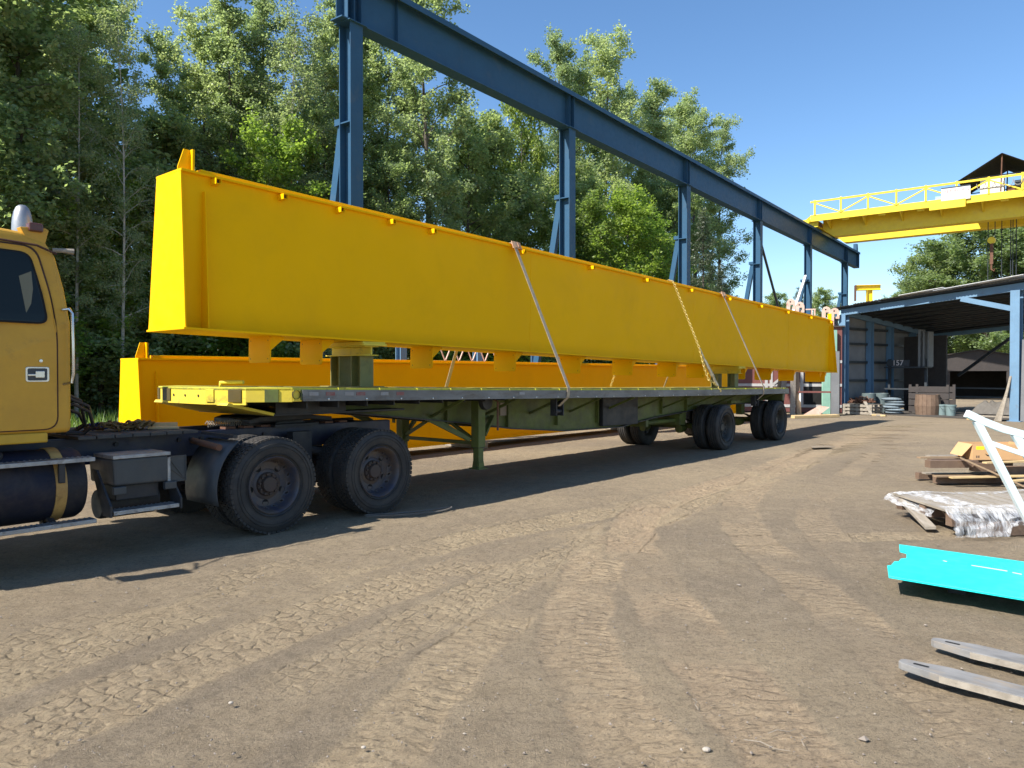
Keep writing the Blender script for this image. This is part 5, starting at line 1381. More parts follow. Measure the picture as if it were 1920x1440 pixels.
for x, y in ((0,0),(0,2.0),(0,3.65),(0,5.6),(0,7.4),(6.6,0),(6.6,7.4),(13.0,0)): hpost(x, y, roofz(x,y)-0.30, w=0.30 if y == 0 else 0.24)
def roof_bar(x0,y0,x1,y1,w,h,dz,mat,name):
    m = MB(); m.bar((x0,y0,roofz(x0,y0)+dz),(x1,y1,roofz(x1,y1)+dz),w,h); return m.build(name, mat, shed)
roof_bar(-0.1,0,13.2,0,0.14,0.26,-0.19,SHEDBLUE,'front_beam'); roof_bar(-0.1,7.4,13.2,7.4,0.14,0.24,-0.19,SHEDBLUE,'back_beam')
for x in (0,6.6,13.0): roof_bar(x,0.08,x,7.35,0.12,0.22,-0.20,SHEDBLUE,'rafter')
for k in range(9): roof_bar(-0.2,0.35+k*0.86,13.3,0.35+k*0.86,0.06,0.09,-0.10,DARKSTEEL,'purlin')
def corrugated(name, w, h, place, mat, parent, pitch=0.09, amp=0.016):
    n = int(w/pitch*4); m = MB()
    vs = []
    for i in range(n+1):
        a = i*w/n; o = amp*math.sin(2*math.pi*i/4)
        vs += [place(a,0,o), place(a,h,o)]
    m.add(vs, [(2*i,2*i+2,2*i+3,2*i+1) for i in range(n)])
    return m.build(name, mat, parent, smooth=True)
for k in range(14):
    x0 = -0.35+k*0.98; lift = 0.02*((k*7)%3)
    corrugated('roof_sheet', 1.0, 8.35, lambda a,b,o,x0=x0,lift=lift: (x0+a, -0.35+b-0.05*((k*5)%3), roofz(x0+a,-0.35+b)+0.0+o+lift), ROOFM, shed, 0.12, 0.014)
for k, (x0, yy) in enumerate(((2.6,-0.5),(3.9,-0.42),(5.3,-0.55))):
    m = MB(); m.prism([(x0,yy,roofz(x0,yy)+0.05),(x0+1.7,yy+0.05,roofz(x0+1.7,yy)+0.10),(x0+1.7,yy+1.1,roofz(x0+1.7,yy+1.1)+0.06),(x0,yy+1.1,roofz(x0,yy+1.1)+0.05)], (0,0,0.012)); m.build('loose_roof_sheet', WHITE, shed)
for k in range(5):
    y0 = 0.12+k*1.46
    corrugated('wall_sheet', 1.52, 1.0, lambda a,b,o,y0=y0,k=k: (-0.14-0.02*(k%2)+o, y0+a, 0.10+b*(roofz(0,y0+a)-0.28)), CORR, shed)  # wall steel kept dark, standing in for the shed's inner shade
for z in (0.55,1.35,2.15,2.95,3.6):
    m = MB(); m.box(-0.12,-0.03,0.1,7.35,z,z+0.10); m.build('wall_girt', DARKSTEEL, shed)
m = MB(); m.bar((6.5,0,roofz(6.6,0)-0.95),(4.75,0,roofz(4.75,0)-0.33),0.16,0.18); m.build('knee_brace', SHEDBLUE, shed)
m = MB(); m.bar((1.2,7.4,1.6),(4.0,7.4,3.75),0.12,0.12); m.build('back_brace', DARKSTEEL, shed)
m = MB(); m.bar((4.0,7.4,3.75),(6.6,7.4,1.9),0.12,0.12); m.build('back_brace', DARKSTEEL, shed)
m = MB(); m.box(0.1,6.5,7.36,7.44,1.0,1.06); m.box(0.1,6.5,7.36,7.44,0.6,0.65); m.build('back_rail', CORR, shed)
m = MB(); m.box(0.14,2.0,4.6,4.72,0.0,3.4); m.build('inner_partition', BROWN, shed)
# brown boarded back beyond the shed: low gabled open building
gb = empty('gable_shed', (31.2, 50, 0), (0,0,SHZ+rad(30))); tag(gb, 'low dark brown gabled shed seen through the back of the open shed', 'shed')
m = MB(); m.prism([(-5.2,0,1.9),(5.2,0,1.9),(5.2,0,2.35),(0,0,3.30),(-5.2,0,2.35)], (0,0.1,0)); m.build('gable_fascia', BROWN, gb)
for s2 in (-1,1):
    m = MB(); m.prism([(0,-0.2,3.36),(s2*5.4,-0.2,2.38),(s2*5.4,9,2.38),(0,9,3.36)], (0,0,-0.05)); m.build('roof_slope', BROWN, gb)
    m = MB(); m.box(s2*5.1-0.06,s2*5.1+0.06,0.1,8.9,0,2.34); m.build('side_wall', BROWN, gb)
m = MB(); m.box(-5.1,5.1,8.8,8.9,0,2.3); m.prism([(-5.1,8.8,2.3),(5.1,8.8,2.3),(0,8.8,3.25)],(0,0.1,0)); m.build('back_wall', BROWN, gb)
for x in (-5.0,-1.7,1.7,5.0):
    m = MB(); m.box(x-0.08,x+0.08,0.02,0.18,0,1.92); m.build('post', BROWN, gb)

# shed floor sheet, darkened in colour to stand in for interior shade
m = MB(); m.prism([sw(-0.3,0.15,0.03),sw(6.4,0.05,0.03),sw(13.2,0.1,0.03),sw(13.2,8.5,0.03),sw(-0.3,8.5,0.03)], (0,0,-0.02)); o = m.build('shed_floor', M('shade_dark_floor',(0.045,0.040,0.036),0.9,col2=(0.07,0.06,0.05),vs=1.5,bump=0.4,bs=20)); tag(o, kind='structure')
# added lining under the roof sheets, coloured dark in place of their shade
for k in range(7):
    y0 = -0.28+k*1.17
    m = MB(); m.prism([(-0.3,y0,roofz(-0.3,y0)-0.035),(13.3,y0,roofz(13.3,y0)-0.035),(13.3,y0+1.165,roofz(13.3,y0+1.165)-0.035),(-0.3,y0+1.165,roofz(-0.3,y0+1.165)-0.035)], (0,0,0.012)); m.build('roof_shade_lining', DARKSTEEL, shed)
# goods in the shed, several darkened in colour in place of interior shade
GI = 'goods stored in the open shed'
def pallet(name, label, x, y, rot, n=1, mat=WOODD, cat='pallet', world=True, w=1.2, d=1.0, z0=0.0, group=None, broken=False):
    g = empty(name, (sw(x,y) if world else Vector((x,y,0))) + Vector((0,0,z0)), (0,0,rot)); tag(g, label, cat, group)
    for l in range(n):
        z = l*0.15
        for k in range(3):
            m = MB(); yy = -d/2+k*(d-0.09)/2; m.box(-w/2,w/2,yy,yy+0.09,z+0.022,z+0.115); m.build('stringer', mat, g)
        for k in range(7):
            m = MB(); xx = -w/2+k*(w-0.1)/6; m.box(xx,xx+0.1,-d/2,d/2,z+0.115,z+0.137); m.build('top_board', mat, g)
        for k in range(3):
            m = MB(); xx = -w/2+k*(w-0.1)/2; m.box(xx,xx+0.1,-d/2,d/2,z+0.0,z+0.022); m.build('bottom_board', mat, g)
    return g
pallet('pallet', 'stack of weathered pallets beside the left blue shed post, carrying rusty chain', 0.95, -0.15, SHZ+0.1, 3, WOODG)
rng_ = random.Random(9)
pts = []
for k in range(70):
    a = k*0.7; f = k/70
    pts.append(sw(0.55+0.75*f+0.16*math.cos(a)+rng_.uniform(-.06,.06), -0.15+0.28*math.sin(a)+rng_.uniform(-.06,.06), 0.50+0.22*math.sin(math.pi*f)*rng_.random()))
o = chain_links(pts, 0.11, 0.018, 0.085, '').build('rusty_chain', RUST, smooth=True); tag(o, 'pile of rusty chain on the stacked pallets by the shed post', 'chain')
m = MB(); m.bar(sw(1.25,-0.5,0.55), sw(1.75,-0.85,0.02), 0.12, 0.03); o = m.build('loose_board', WOODG); tag(o, 'loose board sloping off the rusty chain pallets to the ground', 'board')
for k in range(4):
    m = MB(); m.bar(sw(1.5+0.25*k,-0.75-0.1*k,0.04), sw(1.85+0.2*k,-0.45-0.2*k,0.05), 0.09, 0.06); o = m.build('wood_offcut', WOODL if k % 2 else WOODG); tag(o, ('first','second','third','last')[k]+' short wood offcut in front of the rusty chain pallets, counted from the shed post', 'offcut', 'wood offcuts by the pallets')
g = empty('sack_stack', sw(1.75,0.75), (0,0,SHZ)); tag(g, 'shiny wrapped stack of pale blue sacks inside the shed', 'sacks', GI)
for k in range(6):
    m = MB(); m.sphere((0.07*math.sin(k*2.3),0.05*math.cos(k*1.7),0.09+k*0.11), 0.40+0.03*math.sin(k*3.1), 18, 8, (1,0.8,0.20)); m.build('sack', M('shade_dark_sacks',(0.13,0.17,0.20),0.3,col2=(0.22,0.26,0.28),vs=6), g, smooth=True)  # sack blue darkened to take the place of shade
g = empty('wooden_barrel', sw(2.85,1.35), (0,0,0.3)); tag(g, 'brown wooden barrel standing inside the shed', 'barrel', GI)
for k in range(18):
    a = 2*math.pi*k/18; a2 = 2*math.pi*(k+0.94)/18
    m = MB(); rs = [(0.43,0.0),(0.48,0.4),(0.44,0.85)]
    vs = []
    for r, z in rs: vs += [(r*math.cos(a),r*math.sin(a),z),(r*math.cos(a2),r*math.sin(a2),z)]
    m.add(vs, [(0,1,3,2),(2,3,5,4)]); o = m.build('stave', WOODD, g); sm = o.modifiers.new('t','SOLIDIFY'); sm.thickness = 0.025
m = MB(); m.lathe([(0,0.83),(0.44,0.83)], (0,0,0),(0,0,1),18); m.build('lid', WOODD, g)
g = empty('timber_crate', sw(2.6,2.2), (0,0,SHZ+0.2)); tag(g, 'large brown crate of scrap above the barrel inside the shed', 'crate', GI)
for k in range(4):
    for s2 in (-1,1):
        m = MB(); m.box(-0.75,0.75,s2*0.5-0.02,s2*0.5+0.02,0.12+k*0.27,0.35+k*0.27); m.build('crate_board', BROWN, g)
for sx in (-0.7,0.7):
    for sy in (-0.46,0.46):
        m = MB(); m.box(sx-0.05,sx+0.05,sy-0.03,sy+0.03,0,1.25); m.build('crate_post', BROWN, g)
for k, (x, y, lb) in enumerate(((3.35,1.5,'darker pale blue bucket close to the barrel'),(3.75,1.35,'pale blue bucket furthest from the barrel'))):
    g = empty('bucket', sw(x,y)); tag(g, lb+' in the shed', 'bucket', GI)
    m = MB(); m.lathe([(0,0.0),(0.16,0),(0.19,0.40),(0.205,0.40),(0.205,0.46),(0,0.46)], (0,0,0),(0,0,1),24); m.build('pail', M('shade_dark_pail',(0.16,0.22,0.22),0.5), g, smooth=True)  # pail colour lowered to imitate shade inside the shed
    m = MB(); m.tube([(0.2*math.cos(a),-0.21,0.40-0.16*math.sin(a)) for a in np.linspace(0,math.pi,10)],0.006,5); m.build('bail', DARKSTEEL, g)
pallet('pallet', 'pallet under the heap of dusty tarpaulins in the shed', 5.3, 2.2, SHZ, 1, WOODG, w=1.6, d=1.3)
m = MB(); rr_ = random.Random(4)
n1, n2 = 30, 22; vs = []
for i in range(n1):
    for j in range(n2):
        a, b = i/(n1-1)*2-1, j/(n2-1)*2-1
        e_ = max(0, 1-max(abs(a),abs(b))**4)
        z = 0.14+0.62*e_*(0.65+0.35*math.sin(5*a+2*b)*math.cos(3*b-a)) + 0.05*rr_.random()*e_ + 0.06*math.sin(14*a+9*b)*e_
        p = sw(5.3+a*0.95, 2.2+b*0.7, max(0.14,z)); vs.append(p)
m.add(vs, [(i*n2+j,(i+1)*n2+j,(i+1)*n2+j+1,i*n2+j+1) for i in range(n1-1) for j in range(n2-1)])
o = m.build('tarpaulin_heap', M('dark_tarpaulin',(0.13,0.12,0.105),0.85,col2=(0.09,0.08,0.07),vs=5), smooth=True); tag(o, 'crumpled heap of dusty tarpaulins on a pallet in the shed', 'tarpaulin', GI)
m = MB(); m.lathe([(0,0.0),(0.47,0),(0.48,0.05),(0.48,1.45),(0.44,1.5),(0,1.5)], (0,0,0),(0,0,1),32)
for z in (0.4,0.8,1.2): m.lathe([(0.48,z-0.03),(0.495,z),(0.48,z+0.03)], (0,0,0),(0,0,1),32)
o = m.build('white_tank', TANKW, smooth=True, loc=sw(6.35,2.4)); tag(o, 'upright white plastic tank just behind the right blue shed post', 'tank', GI)
g = empty('drum_rack', sw(0.95,3.0), (0,0,SHZ)); tag(g, 'dark rack with a white-lettered board on the left wall inside the shed', 'rack', GI)
for x in (-0.6,1.0):
    m = MB(); m.box(x-0.05,x+0.05,-0.05,0.05,0,2.35); m.build('rack_post', DARKSTEEL, g)
for z in (1.0,1.95):
    m = MB(); m.box(-0.7,1.1,-0.3,0.3,z,z+0.06); m.build('rack_shelf', DARKSTEEL, g)
m = MB(); m.box(-0.55,0.45,-0.34,-0.31,2.03,2.30); bd = m.build('number_board', DARKSTEEL, g)
letters('157', 0.33, (-0.05,-0.345,2.165), SIGNG, bd, 'number')
m = MB(); m.box(0.75,0.85,-0.2,0.2,2.0,3.6); m.box(0.95,1.02,-0.2,0.2,2.0,3.5); m.box(1.15,1.20,-0.2,0.2,2.0,3.5); m.build('upright_panel', CORR, g)
for k, (x, y, r, hh, lb) in enumerate(((0.55,1.0,0.28,0.85,'front'),(0.75,1.65,0.28,0.85,'rear'))):
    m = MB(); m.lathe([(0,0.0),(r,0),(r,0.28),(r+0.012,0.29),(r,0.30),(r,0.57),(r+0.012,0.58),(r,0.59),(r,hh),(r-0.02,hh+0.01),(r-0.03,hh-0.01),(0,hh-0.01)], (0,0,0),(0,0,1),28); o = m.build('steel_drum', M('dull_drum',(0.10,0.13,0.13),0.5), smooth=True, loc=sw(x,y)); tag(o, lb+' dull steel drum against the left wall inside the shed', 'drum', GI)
# planks and panel leaning at the right post, corrugated sheets leaning on the left post
for k in range(4):
    m = MB(); m.bar(sw(6.05+0.09*k,-0.35-0.06*k,0.0), sw(6.42+0.02*k,-0.14,1.25+0.12*k), 0.09, 0.025); o = m.build('leaning_plank', WOODG); tag(o, ('outermost','second','third','innermost')[k]+' thin plank leaning on the right blue shed post', 'plank', 'planks on the right shed post')
m = MB(); m.bar(sw(5.2,-0.5,0.03), sw(6.0,-0.55,0.03), 0.07, 0.04); o = m.build('ground_batten', WOODL); tag(o, 'pale batten lying on the ground before the right shed post', 'batten')
m = MB(); m.prism([sw(6.78,-0.05,0.0),sw(6.95,0.0,0.0),sw(6.95,0.0,2.9),sw(6.82,-0.05,2.9)], EY*0.02); o = m.build('tall_panel', CORR); tag(o, 'tall grey panel leaning just right of the right shed post', 'panel')
g = empty('leaning_sheets', sw(-0.25,-0.1)); tag(g, 'grey corrugated sheet with a white edge leaning left of the shed post', 'sheet')
o = corrugated('sheet', 1.15, 4.2, lambda a,b,of: tuple(Vector((0,0,0.02)) + Vector((0.5625,-0.8268,0))*(-1.35+a+b*0.22*(1-a/1.6)) + Vector((0.8268,0.5625,0))*(of) + Vector((0,0,b*0.98))), CORR, g)
m = MB(); p0 = Vector((0.5625,-0.8268,0))*(-1.37); p1 = Vector((0.5625,-0.8268,0))*(-1.35+4.2*0.22)+Vector((0,0,4.12)); m.bar(p0,p1,0.03,0.06); m.build('white_edge', WHITE, g)

# yellow jib posts behind the shed
for nm, x, y, z, lb in (('jib_post',21.5,45.0,7.05,'yellow T-topped jib post rising above the shed roof'),('jib_post',41.5,64.0,6.35,'yellow jib with rusty hoist seen through the shed back')):
    g = empty(nm, (x,y,0), (0,0,-0.25)); tag(g, lb, 'jib', 'yellow jibs')
    m = MB(); m.box(-0.16,-0.14,-0.15,0.15,0,z-0.32); m.box(0.14,0.16,-0.15,0.15,0,z-0.32); m.box(-0.14,0.14,-0.01,0.01,0,z-0.32); m.build('post', CRANEY, g)
    m = MB(); a, b = (-0.75,0.62) if y < 50 else (-2.2,1.2); m.box(a,b,-0.16,0.16,z-0.03,z); m.box(a,b,-0.16,0.16,z-0.32,z-0.29); m.box(a,b,-0.02,0.02,z-0.29,z-0.03); m.build('jib_arm', CRANEY, g)
    m = MB(); m.box(a-0.06,a,-0.18,0.18,z-0.95,z); m.build('end_plate', RUST, g)
    if y > 50:
        m = MB(); m.box(-1.0,-0.6,-0.2,0.2,z-1.9,z-0.5); m.build('chain_hoist', RUST, g, bevel=0.05)

# ------------------------------------------------------------------ things behind the rear of the trailer
TRIMW = M('dirty_white_trim', (0.42,0.41,0.40), 0.6, col2=(0.32,0.31,0.30), vs=4)
cab_ = empty('red_cabin', (11.2, 32.6, 0), (0,0,-0.30)); tag(cab_, 'oxide red cabin with white trim and cross braces behind the trailer', 'cabin')
m = MB(); m.box(-1.4,2.95,0,2.6,0.05,3.68); m.build('body', REDP, cab_)
for x in (-1.4,-0.15,0.05,1.3,2.5):
    m = MB(); m.box(x,x+0.12,-0.03,0.0,0.25,3.68); m.build('trim_post', TRIMW, cab_)
for z in (0.25,1.15,2.15):
    m = MB(); m.box(-1.4,2.95,-0.028,0.0,z,z+0.12); m.build('trim_rail', TRIMW, cab_)
for a, b in ((0.2,1.28),(1.28,0.2)):
    m = MB(); m.bar((a,-0.045,1.25),(b,-0.045,2.15),0.10,0.03,(0,1,0)); m.build('cross_brace', TRIMW, cab_)
m = MB(); m.prism([(-1.5,-0.1,3.68),(3.05,-0.1,3.68),(3.05,2.7,3.70),(-1.5,2.7,3.70)],(0,0,0.06)); m.build('roof', BROWN, cab_)
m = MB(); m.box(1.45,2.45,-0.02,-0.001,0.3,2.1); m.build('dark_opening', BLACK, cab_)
# boards propped against the cabin
for k, (xb, yb, xt, yt, zt, mt) in enumerate(((10.75,30.6,11.55,31.3,2.9,WOOD),(10.90,30.4,11.45,31.1,2.2,WOODG),(11.35,30.2,11.65,30.9,2.5,WOODG),(11.65,30.3,11.80,31.0,1.9,WOOD))):
    m = MB(); m.bar((xb,yb,0.0),(xt,yt,zt),0.22,0.05,(0.3,-1,0)); o = m.build('propped_board', mt); tag(o, ('longest warm brown','second, strongly tilted grey','third, nearly upright grey','shortest upright brown')[k]+' board propped up behind the trailer tail', 'board', 'boards propped behind the trailer')
g = empty('steel_table', (12.45,30.6,0), (0,0,-0.3)); tag(g, 'rusty red steel table with clutter behind the trailer tail', 'table')
m = MB(); m.box(-0.7,0.7,-0.3,0.3,0.92,0.98); m.build('table_top', REDP, g)
for a in (-0.62,0.62):
    for b in (-0.25,0.25):
        m = MB(); m.box(a-0.03,a+0.03,b-0.03,b+0.03,0,0.92); m.build('leg', WHITE, g)
m = MB(); m.box(0.55,0.85,-0.35,-0.05,0.0,2.6); o = m.build('white_column', CORR, g); o.name = 'upright_panel'
m = MB(); m.prism([(-0.5,-0.35,0.02),(0.1,-0.35,0.02),(0.5,-0.35,0.35),(0.1,-0.35,0.40)],(0,0.05,0)); m.build('scrap_plate', PINK, g)
for k in range(3):
    m = MB(); m.bar((10.65+0.1*k,28.3+0.25*k,0.05+0.0*k),(12.7+0.1*k,29.1+0.25*k,0.05),0.2,0.09); o = m.build('sawn_timber', WOODL); tag(o, ('front','middle','back')[k]+' fresh sawn timber lying behind the trailer tail', 'timber', 'sawn timbers behind the trailer')
# lifting hooks standing on the roof of the red cabin
hp = [(-0.17,-0.5),(-0.17,0.35),(-0.10,0.48),(0.02,0.52),(0.13,0.46),(0.19,0.33),(0.19,0.05),(0.05,0.05),(0.05,0.14),(0.10,0.14),(0.10,0.26),(-0.02,0.26),(-0.02,-0.5)]
for k, (X_, Y_, z) in enumerate(((12.10,32.45,4.44),(12.45,32.35,4.30),(13.47,32.05,4.07),(13.79,31.95,4.00))):
    g = empty('lifting_hook', (X_,Y_,0), (0,0,-0.30)); tag(g, ('first','second','third','last')[k]+' faded orange lifting hook over the tail of the upper girder, counted from its middle', 'hook', 'lifting hooks on the red cabin')
    zb = 3.75-z
    m = MB(); m.prism([(a,0.0,z+(b if b > -0.4 else zb)) for a,b in hp], (0,0.08,0)); m.build('hook_plate', PINK, g)
    m = MB(); m.lathe([(0,0),(0.035,0)], (-0.02,-0.003,z+0.38),(0,1,0),10); m.build('eye', BLACK, g)
g = empty('hook_frame', (12.95,32.2,0), (0,0,-0.30)); tag(g, 'faded orange angle frame standing between the two pairs of lifting hooks', 'frame')
m = MB(); m.box(-0.28,0.12,0.0,0.06,4.45,4.50); m.build('top_bar', PINK, g)
for x in (-0.06,0.06):
    m = MB(); m.box(x,x+0.05,0.0,0.06,3.76,4.45); m.build('upright', PINK, g)
m = MB(); m.box(13.15,13.75,31.6,31.7,0.0,3.55); o = m.build('green_sheet', GREENTARP); o.rotation_euler = (0,0,0); tag(o, 'pale green sheet standing between the girder tail and the shed post', 'sheet')
# open web joists on blue racks behind the lower girder
for k, d in enumerate((7.6,10.9,14.0)):
    p = RW0 + Vector((math.sin(TR),math.cos(TR),0))*(d-4.2) + Vector((-math.cos(TR),math.sin(TR),0))*1.9
    m = MB(); m.box(-0.12,0.12,-0.10,-0.08,0,2.75); m.box(-0.12,0.12,0.08,0.10,0,2.75); m.box(-0.01,0.01,-0.08,0.08,0,2.75)
    o = m.build('rack_post', SHEDBLUE, loc=p); o.rotation_euler = (0,0,RWZ); o.name = 'rack_upright'; tag(o, ('first','second','third')[k]+' light blue rack column seen in the gap between the two girders', 'column', 'blue rack columns')
g = empty('open_web_joist', RW0 + Vector((math.sin(TR),math.cos(TR),0))*3.6 + Vector((-math.cos(TR),math.sin(TR),0))*1.5, (0,0,RWZ)); tag(g, 'faded pink open web joist on the racks behind the lower girder', 'joist')
m = MB(); m.box(0,4.2,0,0.06,2.55,2.60); m.build('top_chord', PINK, g)
m = MB(); m.box(0,4.2,0,0.06,2.02,2.07); m.build('bottom_chord', PINK, g)
for k in range(7):
    m = MB(); a = k*0.6; m.bar((a,0.03,2.05),(a+0.3,0.03,2.57),0.03,0.03); m.bar((a+0.3,0.03,2.57),(a+0.6,0.03,2.05),0.03,0.03); m.build('web_rod', PINK, g)

# ------------------------------------------------------------------ right side of the yard
# teal plate with a notched end, on dark bearers
ex, ey = Vector((0.745,-0.667,0)), Vector((0.51,0.86,0)).normalized()
T0 = Vector((2.83,5.59,0.14))
outl = [(0.0,0.0),(3.2,0.0),(3.2,1.22),(0.0,1.22),(0.02,0.96),(0.075,0.93),(0.085,0.70),(0.045,0.66),(0.035,0.54),(0.005,0.52),(-0.01,0.36),(-0.035,0.34)]
tp = empty('teal_plate', T0); tag(tp, 'bright teal painted steel plate with a notched end lying in the yard', 'plate')
m = MB(); m.prism([ex*a+ey*b for a,b in outl], (0,0,0.016)); m.build('plate', TEAL, tp, bevel=0.002)
for a, b, w in ((0.55,0.78,0.24),(0.82,0.74,0.06),(1.10,0.70,0.05),(1.5,0.66,0.03),(0.35,0.80,0.03),(1.9,0.58,0.05),(2.2,0.56,0.03)):
    m = MB(); m.prism([ex*a+ey*b+Vector((0,0,0.0165)), ex*(a+w)+ey*(b-0.02)+Vector((0,0,0.0165)), ex*(a+w)+ey*(b+0.005)+Vector((0,0,0.0165)), ex*a+ey*(b+0.02)+Vector((0,0,0.0165))], (0,0,0.0006)); m.build('scratch', WHITE, tp)
for k, a in enumerate((0.45,2.6)):
    m = MB(); m.bar(ex*a+ey*0.42, ex*a+ey*1.12, 0.12, 0.13); o = m.build('bearer', CHASSIS); o.location = T0+Vector((0,0,-0.070)); tag(o, ('dark bearer under the notched end of the teal plate','dark bearer under the far right end of the teal plate')[k], 'bearer', 'bearers under the teal plate')
# pallet truck forks
pj = empty('pallet_truck', (2.16,4.14,0), (0,0,math.atan2(-0.71,0.70))); tag(pj, 'grey worn pallet truck whose two long forks reach into the yard', 'pallet truck')
for yo in (0.0, 0.50):
    prof = [(0.0,0.06),(0.02,0.042),(0.22,0.0),(1.25,0.0),(1.25,0.16),(0.22,0.16),(0.02,0.118),(0.0,0.10)]
    x0 = 0.0 if yo == 0 else 0.02
    m = MB(); m.prism([(x0+a,yo+b-0.08,0.040) for a,b in prof], (0,0,0.040)); fk = m.build('fork', FORK, pj, bevel=0.0025)
    m = MB(); m.box(x0+0.22,x0+1.25,yo-0.0825,yo-0.0805,0.041,0.076); m.build('fork_side', WOODG, fk)
    m = MB(); m.prism([(x0+a,yo+b,0.0803) for a,b in rounded([(0.07,-0.012),(0.15,-0.012),(0.15,0.012),(0.07,0.012)],0.011,4)], (0,0,0.0005)); m.build('fork_slot', BLACK, fk)
    m = MB(); m.lathe([(0,-0.03),(0.022,-0.03),(0.022,0.03),(0,0.03)], (x0+0.22,yo,0.023),(0,1,0),14); m.build('load_roller', CHASSIS, fk, smooth=True)
m = MB(); m.box(1.25,1.42,-0.08,0.58,0.05,0.35); m.build('head', FORK, pj, bevel=0.02)
m = MB(); m.tube([(1.5,0.25,0.3),(1.6,0.25,0.9),(1.62,0.25,1.2)],0.025,8); m.tube([(1.62,0.05,1.2),(1.62,0.45,1.2)],0.02,8); m.build('handle', CHASSIS, pj, smooth=True)
for yo in (0.14,0.36):
    m = MB(); m.lathe([(0,-0.03),(0.09,-0.03),(0.09,0.03),(0,0.03)], (1.5,yo,0.092),(0,1,0),18); m.build('steer_wheel', CHASSIS, pj, smooth=True)
m = MB(); m.tube([(1.5,0.1,0.09),(1.5,0.25,0.30),(1.5,0.4,0.09)],0.03,8); m.build('steer_yoke', CHASSIS, pj)

# plastic-wrapped pallet of boards
wp = empty('wrapped_board_pallet', (4.6,7.62,0), (0,0,0.10)); tag(wp, 'low pallet of grey boards half wrapped in clear plastic film', 'pallet')
rr_ = random.Random(12)
for k in range(11):
    x = 0.02+k*0.155
    m = MB(); z = 0.235+0.006*rr_.random(); m.prism([(x-0.10,0.02,z),(x+0.03,0.02,z),(x+0.13,1.20,z+0.01),(x+0.0,1.20,z+0.01)], (0,0,0.022)); m.build('board', WOODG, wp)
for k, (y0, y1) in enumerate(((0.06,0.16),(0.55,0.65),(1.02,1.12))):
    m = MB(); m.prism([(-0.06+0.04*k,y0,0.10),(1.9,y0,0.10),(1.9,y1,0.10),(-0.06+0.04*k,y1,0.10)], (0,0,0.13)); m.build('stringer', WOODD, wp)
m = MB(); m.prism([(-0.02,1.02,0.20),(-0.20,0.28,0.03),(-0.10,0.25,0.035),(0.08,1.0,0.21)], (0,0,0.03)); m.build('fallen_board', WOODG, wp)
m = MB(); m.prism([(0.18,-0.005,0.01),(1.7,-0.005,0.01),(1.7,-0.005,0.15),(0.42,-0.005,0.15),(0.18,-0.005,0.09)], (0,0.03,0)); m.build('front_board', WOODD, wp)
def film(name, pts_fn, n1, n2, seed):
    r = random.Random(seed); m = MB(); vs = []
    for i in range(n1):
        for j in range(n2):
            p = Vector(pts_fn(i/(n1-1), j/(n2-1)))
            k = 0.012*math.sin(i*0.6+j*0.4)+0.008*math.sin(j*0.8-i*0.35)+0.006*math.sin(i*1.3+0.3*j)+r.uniform(-0.003,0.003)
            vs.append(p+Vector((r.uniform(-0.006,0.006),-abs(k)*1.4,abs(k)*0.8)))
    m.add(vs, [(i*n2+j,(i+1)*n2+j,(i+1)*n2+j+1,i*n2+j+1) for i in range(n1-1) for j in range(n2-1)])
    return m.build(name, FILM, wp, smooth=True)
film('plastic_film', lambda a,b: (-0.16+1.95*a, 0.22-0.30*min(1,b*1.6)+(-0.10*max(0,b-0.6) if a<0.35 else 0.0)-0.02*math.sin(8*a), 0.285-max(0,b-0.35)*(0.40 if a<0.30 else 0.24)), 60, 22, 1)
film('plastic_film', lambda a,b: (-0.10+0.45*a, 1.20-0.85*b+0.1*math.sin(5*a), 0.29-0.10*(1-a)**2-0.05*b*(1-a)), 26, 30, 2)
film('plastic_film', lambda a,b: (-0.02+1.9*a, 1.02+0.22*b, 0.275+0.02*math.sin(9*a)-0.14*max(0,b-0.5)), 50, 8, 3)
# broken pallets with a cardboard box
sp = empty('scrap_timber_pile', (6.85,11.2,0), (0,0,0.05)); tag(sp, 'pile of broken pallets and dark timber blocks under the cardboard box', 'timber pile')
for k, (x, y, w, d, z, h, mt) in enumerate(((-0.42,0.1,1.25,0.10,0.02,0.10,WOODD),(-0.42,0.55,1.35,0.10,0.02,0.10,WOODD),(-0.55,0.05,0.75,0.14,0.26,0.11,WOODD),(0.10,0.0,0.32,0.12,0.21,0.12,WOODD),(0.55,-0.02,0.42,0.12,0.16,0.12,WOODD),(-0.3,0.4,1.3,0.13,0.24,0.11,WOODD),(-0.5,-0.02,1.0,0.10,0.13,0.022,WOOD),(-0.48,0.28,1.5,0.10,0.135,0.022,WOODG),(-0.55,0.30,0.9,0.10,0.375,0.022,WOOD),(-0.2,0.62,1.5,0.12,0.36,0.022,WOODG),(0.1,0.15,1.0,0.10,0.345,0.022,WOOD))):
    m = MB(); m.box(x,x+w,y,y+d,z,z+h); m.build('timber', mt, sp)
